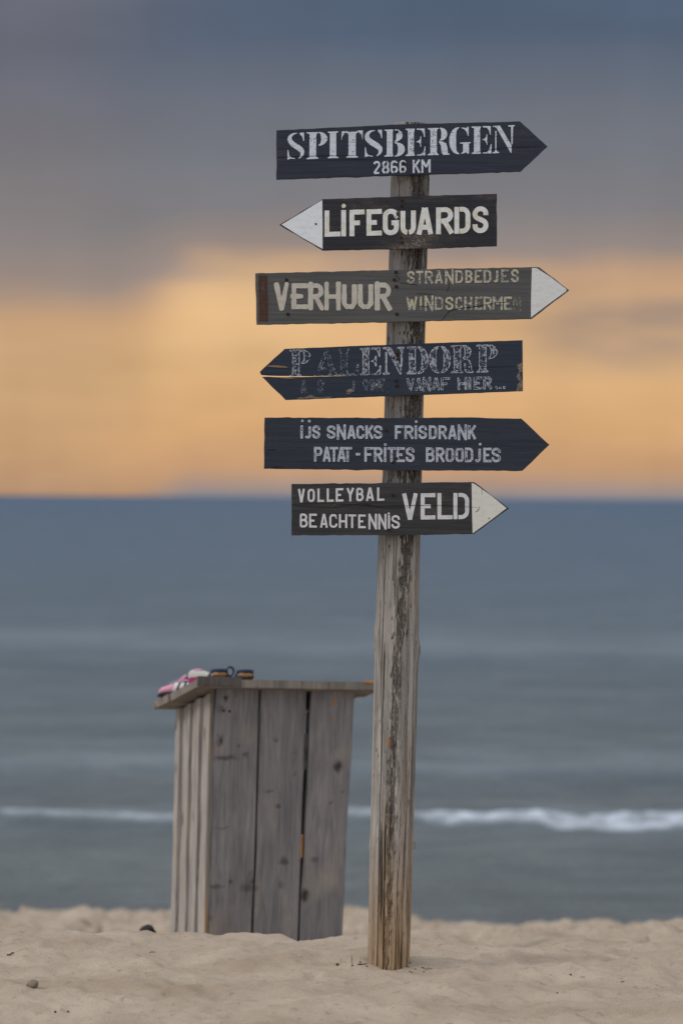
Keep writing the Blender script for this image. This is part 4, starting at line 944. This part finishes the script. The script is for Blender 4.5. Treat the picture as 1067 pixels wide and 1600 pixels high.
sh = place_on_lid('sneaker', LX - .016, .48, R(-16), 'pink sneaker with black heel and three white stripes on the bin lid', 'shoe', 'pair of pink shoes on the bin lid')
sh.scale = (1.05, 1.05, 1.05)
sneaker(sh, PINK, WHITEF, BLACKF, BLACKF)
sh2 = place_on_lid('sneaker', LX + .035, .20, R(-26), 'pale grey shoe with magenta side lying behind the striped pink sneaker', 'shoe', 'pair of pink shoes on the bin lid')
loft('sole', [(-.002, .010, 0, .006, .8), (.01, .024, 0, .012, .7), (.05, .030, 0, .012, .6), (.09, .027, 0, .012, .6), (.14, .026, 0, .012, .6), (.165, .018, 0, .012, .7), (.17, .008, .002, .010, .8)], MAG, sh2)
loft('upper', [(.002, .012, .008, .060, .9), (.014, .022, .008, .068, .85), (.04, .025, .008, .066, .85), (.07, .026, .008, .062, .9), (.10, .028, .008, .046, .9), (.13, .029, .008, .032, .9), (.155, .022, .008, .024, .9), (.168, .010, .009, .018, 1)], [PALE, MAG], sh2, fm=lambda i, k: 1 if (k >= 9 and i < 4) else 0)
bm = bmesh.new(); bmesh.ops.create_uvsphere(bm, u_segments=12, v_segments=8, radius=1, matrix=Matrix.Translation((.036, 0, .066)) @ Matrix.Diagonal((.024, .016, .006, 1))); bm_obj('lining', bm, PINK, sh2, True)
def sandal(root, flip):
    prof = [(0, .020, .8), (.02, .030, .8), (.06, .031, .8), (.10, .027, .8), (.14, .029, .8), (.17, .022, .8), (.18, .010, .9)]
    loft('sole', [(x, w, 0, .012, e) for x, w, e in prof], SOLE, root)
    loft('footbed', [(x, w * .97, .0118, .022 + .004 * (x < .03), e) for x, w, e in prof], TANF, root)
    def strap(x, h, w, mat):
        V, F = [], []
        for i in range(13):
            a = math.pi * i / 12; y = .031 * math.cos(a); z = .012 + h * math.sin(a) ** .8
            V += [(x - w / 2, y, z), (x + w / 2, y, z)]
        F = [(2 * i, 2 * i + 1, 2 * i + 3, 2 * i + 2) for i in range(12)]
        o = mesh_obj('strap', V, F, mat, root, True); md = o.modifiers.new('thick', 'SOLIDIFY'); md.thickness = .004
    strap(.125, .034, .030, SOLE); strap(.085, .030, .016, NAVYF); strap(.05, .027, .014, NAVYF)
    if not flip:                             # buckle strap flopped open towards the other sandal
        V = []
        for i in range(11):
            a = 2 * math.pi * i / 10; V += [(.035, -.044 - .017 * math.cos(a), .034 + .021 * math.sin(a)), (.052, -.044 - .017 * math.cos(a), .034 + .021 * math.sin(a))]
        o = mesh_obj('buckle_strap', V, [(2 * i, 2 * i + 1, 2 * i + 3, 2 * i + 2) for i in range(10)], NAVYF, root, True); md = o.modifiers.new('thick', 'SOLIDIFY'); md.thickness = .006
    V, F = [], []                                            # heel strap loop
    for i in range(13):
        a = math.pi * (.5 + i / 12); V += [(.03 + .034 * math.cos(a), .030 * math.sin(a), .026), (.03 + .034 * math.cos(a), .030 * math.sin(a), .038)]
    F = [(2 * i, 2 * i + 1, 2 * i + 3, 2 * i + 2) for i in range(12)]
    o = mesh_obj('heel_strap', V, F, NAVYF, root, True); md = o.modifiers.new('thick', 'SOLIDIFY'); md.thickness = .003
sn = place_on_lid('sandal', -.268, -.055, R(82), 'dark sandal with tan footbed beside the shoes on the bin lid', 'sandal', 'pair of dark sandals on the bin lid'); sandal(sn, 0)
sn2 = place_on_lid('sandal', -.165, -.05, R(80), 'dark sandal with tan footbed and navy straps nearest the middle of the bin lid', 'sandal', 'pair of dark sandals on the bin lid'); sandal(sn2, 1)

# ================================================================== bits lying on the sand
m = M('dark_bit'); m.set('Base Color', m.mix(m.noise(m.coord((90, 90, 90)), 1, 3), (.03, .025, .02), (.11, .085, .06))); BIT = m.m
m = M('driftwood_dark'); m.set('Base Color', m.mix(m.noise(m.coord((60, 60, 60)), 1, 3), (.010, .010, .012), (.04, .036, .034))); DRK = m.m
m = M('shell_brown'); m.set('Base Color', m.mix(m.noise(m.coord((60, 60, 60)), 1, 4), (.13, .10, .075), (.26, .21, .16))); SHB = m.m
def on_ground(px, py):
    d = ray(px, py); lo, hi = 6.5, 20
    for Yv in np.linspace(6.5, 22, 3000):
        p = CAM + d * (Yv / d.y)
        if p.z < ground_z(p.x, p.y): return p
    return CAM + d * (9 / d.y)
def lump(name, px, py, sx_, sy_, sz_, mat, label, cat, group=None, seed=0, sink=.3):
    p = on_ground(px, py); q = random.Random(seed); bm = bmesh.new(); bmesh.ops.create_icosphere(bm, subdivisions=3, radius=1)
    for v in bm.verts:
        n = float(fbm2(np.array([v.co.x * 1.4 + seed]), np.array([v.co.y * 1.4 + v.co.z * 1.1]), 3, seed)[0]); v.co *= .7 + .6 * n
        v.co = Vector((v.co.x * sx_, v.co.y * sy_, v.co.z * sz_))
    o = bm_obj(name, bm, mat, None, True); o.location = (p.x, p.y, ground_z(p.x, p.y) + sz_ * (1 - sink)); o.rotation_euler = (0, 0, q.uniform(0, 3)); tag(o, label, cat, group); return o
def stick(name, px, py, L, r, ang, mat, label, cat, group=None, lift=0.0, seed=0):
    p = on_ground(px, py); q = random.Random(seed); V, F = [], []; n = 7
    for i in range(n):
        t = i / (n - 1) - .5; rr = r * (1 - .9 * abs(t)) * q.uniform(.8, 1.2); cz = .12 * L * math.sin(i * 1.3 + seed) * .5 + lift * t * L
        for k in range(6): a = k * math.pi / 3; V.append((t * L, rr * math.cos(a) + .08 * L * math.sin(i * .9 + seed), cz + rr * math.sin(a)))
    for i in range(n - 1):
        for k in range(6): F.append((i * 6 + k, i * 6 + (k + 1) % 6, (i + 1) * 6 + (k + 1) % 6, (i + 1) * 6 + k))
    F += [tuple(range(6))[::-1], tuple(range((n - 1) * 6, n * 6))]
    o = mesh_obj(name, V, F, mat, None, True); o.location = (p.x, p.y, ground_z(p.x, p.y) + r * .5 + abs(lift) * L * .4); o.rotation_euler = (0, 0, ang); tag(o, label, cat, group); return o
# black lump lying behind the crest at the left
lump_p = at(231, 1458, 11.6)
o = lump('driftwood', 229, 1462, .032, .04, .030, DRK, 'black lump of driftwood poking over the sand crest left of the bin', 'driftwood', seed=3)
o.location = (lump_p.x, lump_p.y, lump_p.z)
lump('shell', 52, 1543, .019, .017, .013, SHB, 'brown shell half buried in the sand at the far left', 'shell', seed=5)
stick('wood_chip', 17, 1493, .024, .0035, .3, BIT, 'small dark wood chip at the left edge above the brown shell', 'wood chip', lift=.3, seed=2)
for i, (x, y) in enumerate([(87, 1582), (107, 1582)]): lump('pebble', x, y, .0035, .0035, .003, BIT, 'tiny dark pebble below the brown shell', 'pebble', 'tiny dark pebbles below the shell', seed=20 + i)
lump('pebble', 891, 1524, .004, .003, .003, DRK, 'single dark pebble on the open sand far right of the post', 'pebble', seed=35)
lump('pebble', 972, 1535, .006, .005, .003, SHB, 'brown pebble farthest right on the open sand', 'pebble', seed=36)
lump('pebble', 870, 1552, .0025, .0025, .002, BIT, 'tiny pebble below the single dark pebble on the right', 'pebble', seed=37)
stick('twig', 237, 1489, .025, .0015, .2, BIT, 'thin brown twig on the sand in front of the bin', 'twig', lift=.1, seed=4)
lump('wood_chip', 527, 1509, .006, .005, .004, BIT, 'dark crumb left of the post below the bin corner', 'wood chip', seed=41)
for i in range(16):
    q = random.Random(500 + i)
    x = q.uniform(545, 580) if i < 9 else q.uniform(636, 672); y = q.uniform(1503, 1511) if i < 9 else q.uniform(1504, 1521)
    stick('bark_crumb', x, y, q.uniform(.006, .016), q.uniform(.0012, .0024), q.uniform(0, 3), BIT, 'small dark bark crumb on the sand round the foot of the post', 'bark crumb', 'bark crumbs round the foot of the post', lift=q.uniform(0, .5), seed=i)
stick('twig', 549, 1503, .018, .0012, 1.4, BIT, 'upright thin twig in the sand left of the post foot', 'twig', lift=1.1, seed=9)
stick('twig', 668, 1515, .035, .0012, .5, BIT, 'thin twig lying right of the post foot', 'twig', lift=.1, seed=10)
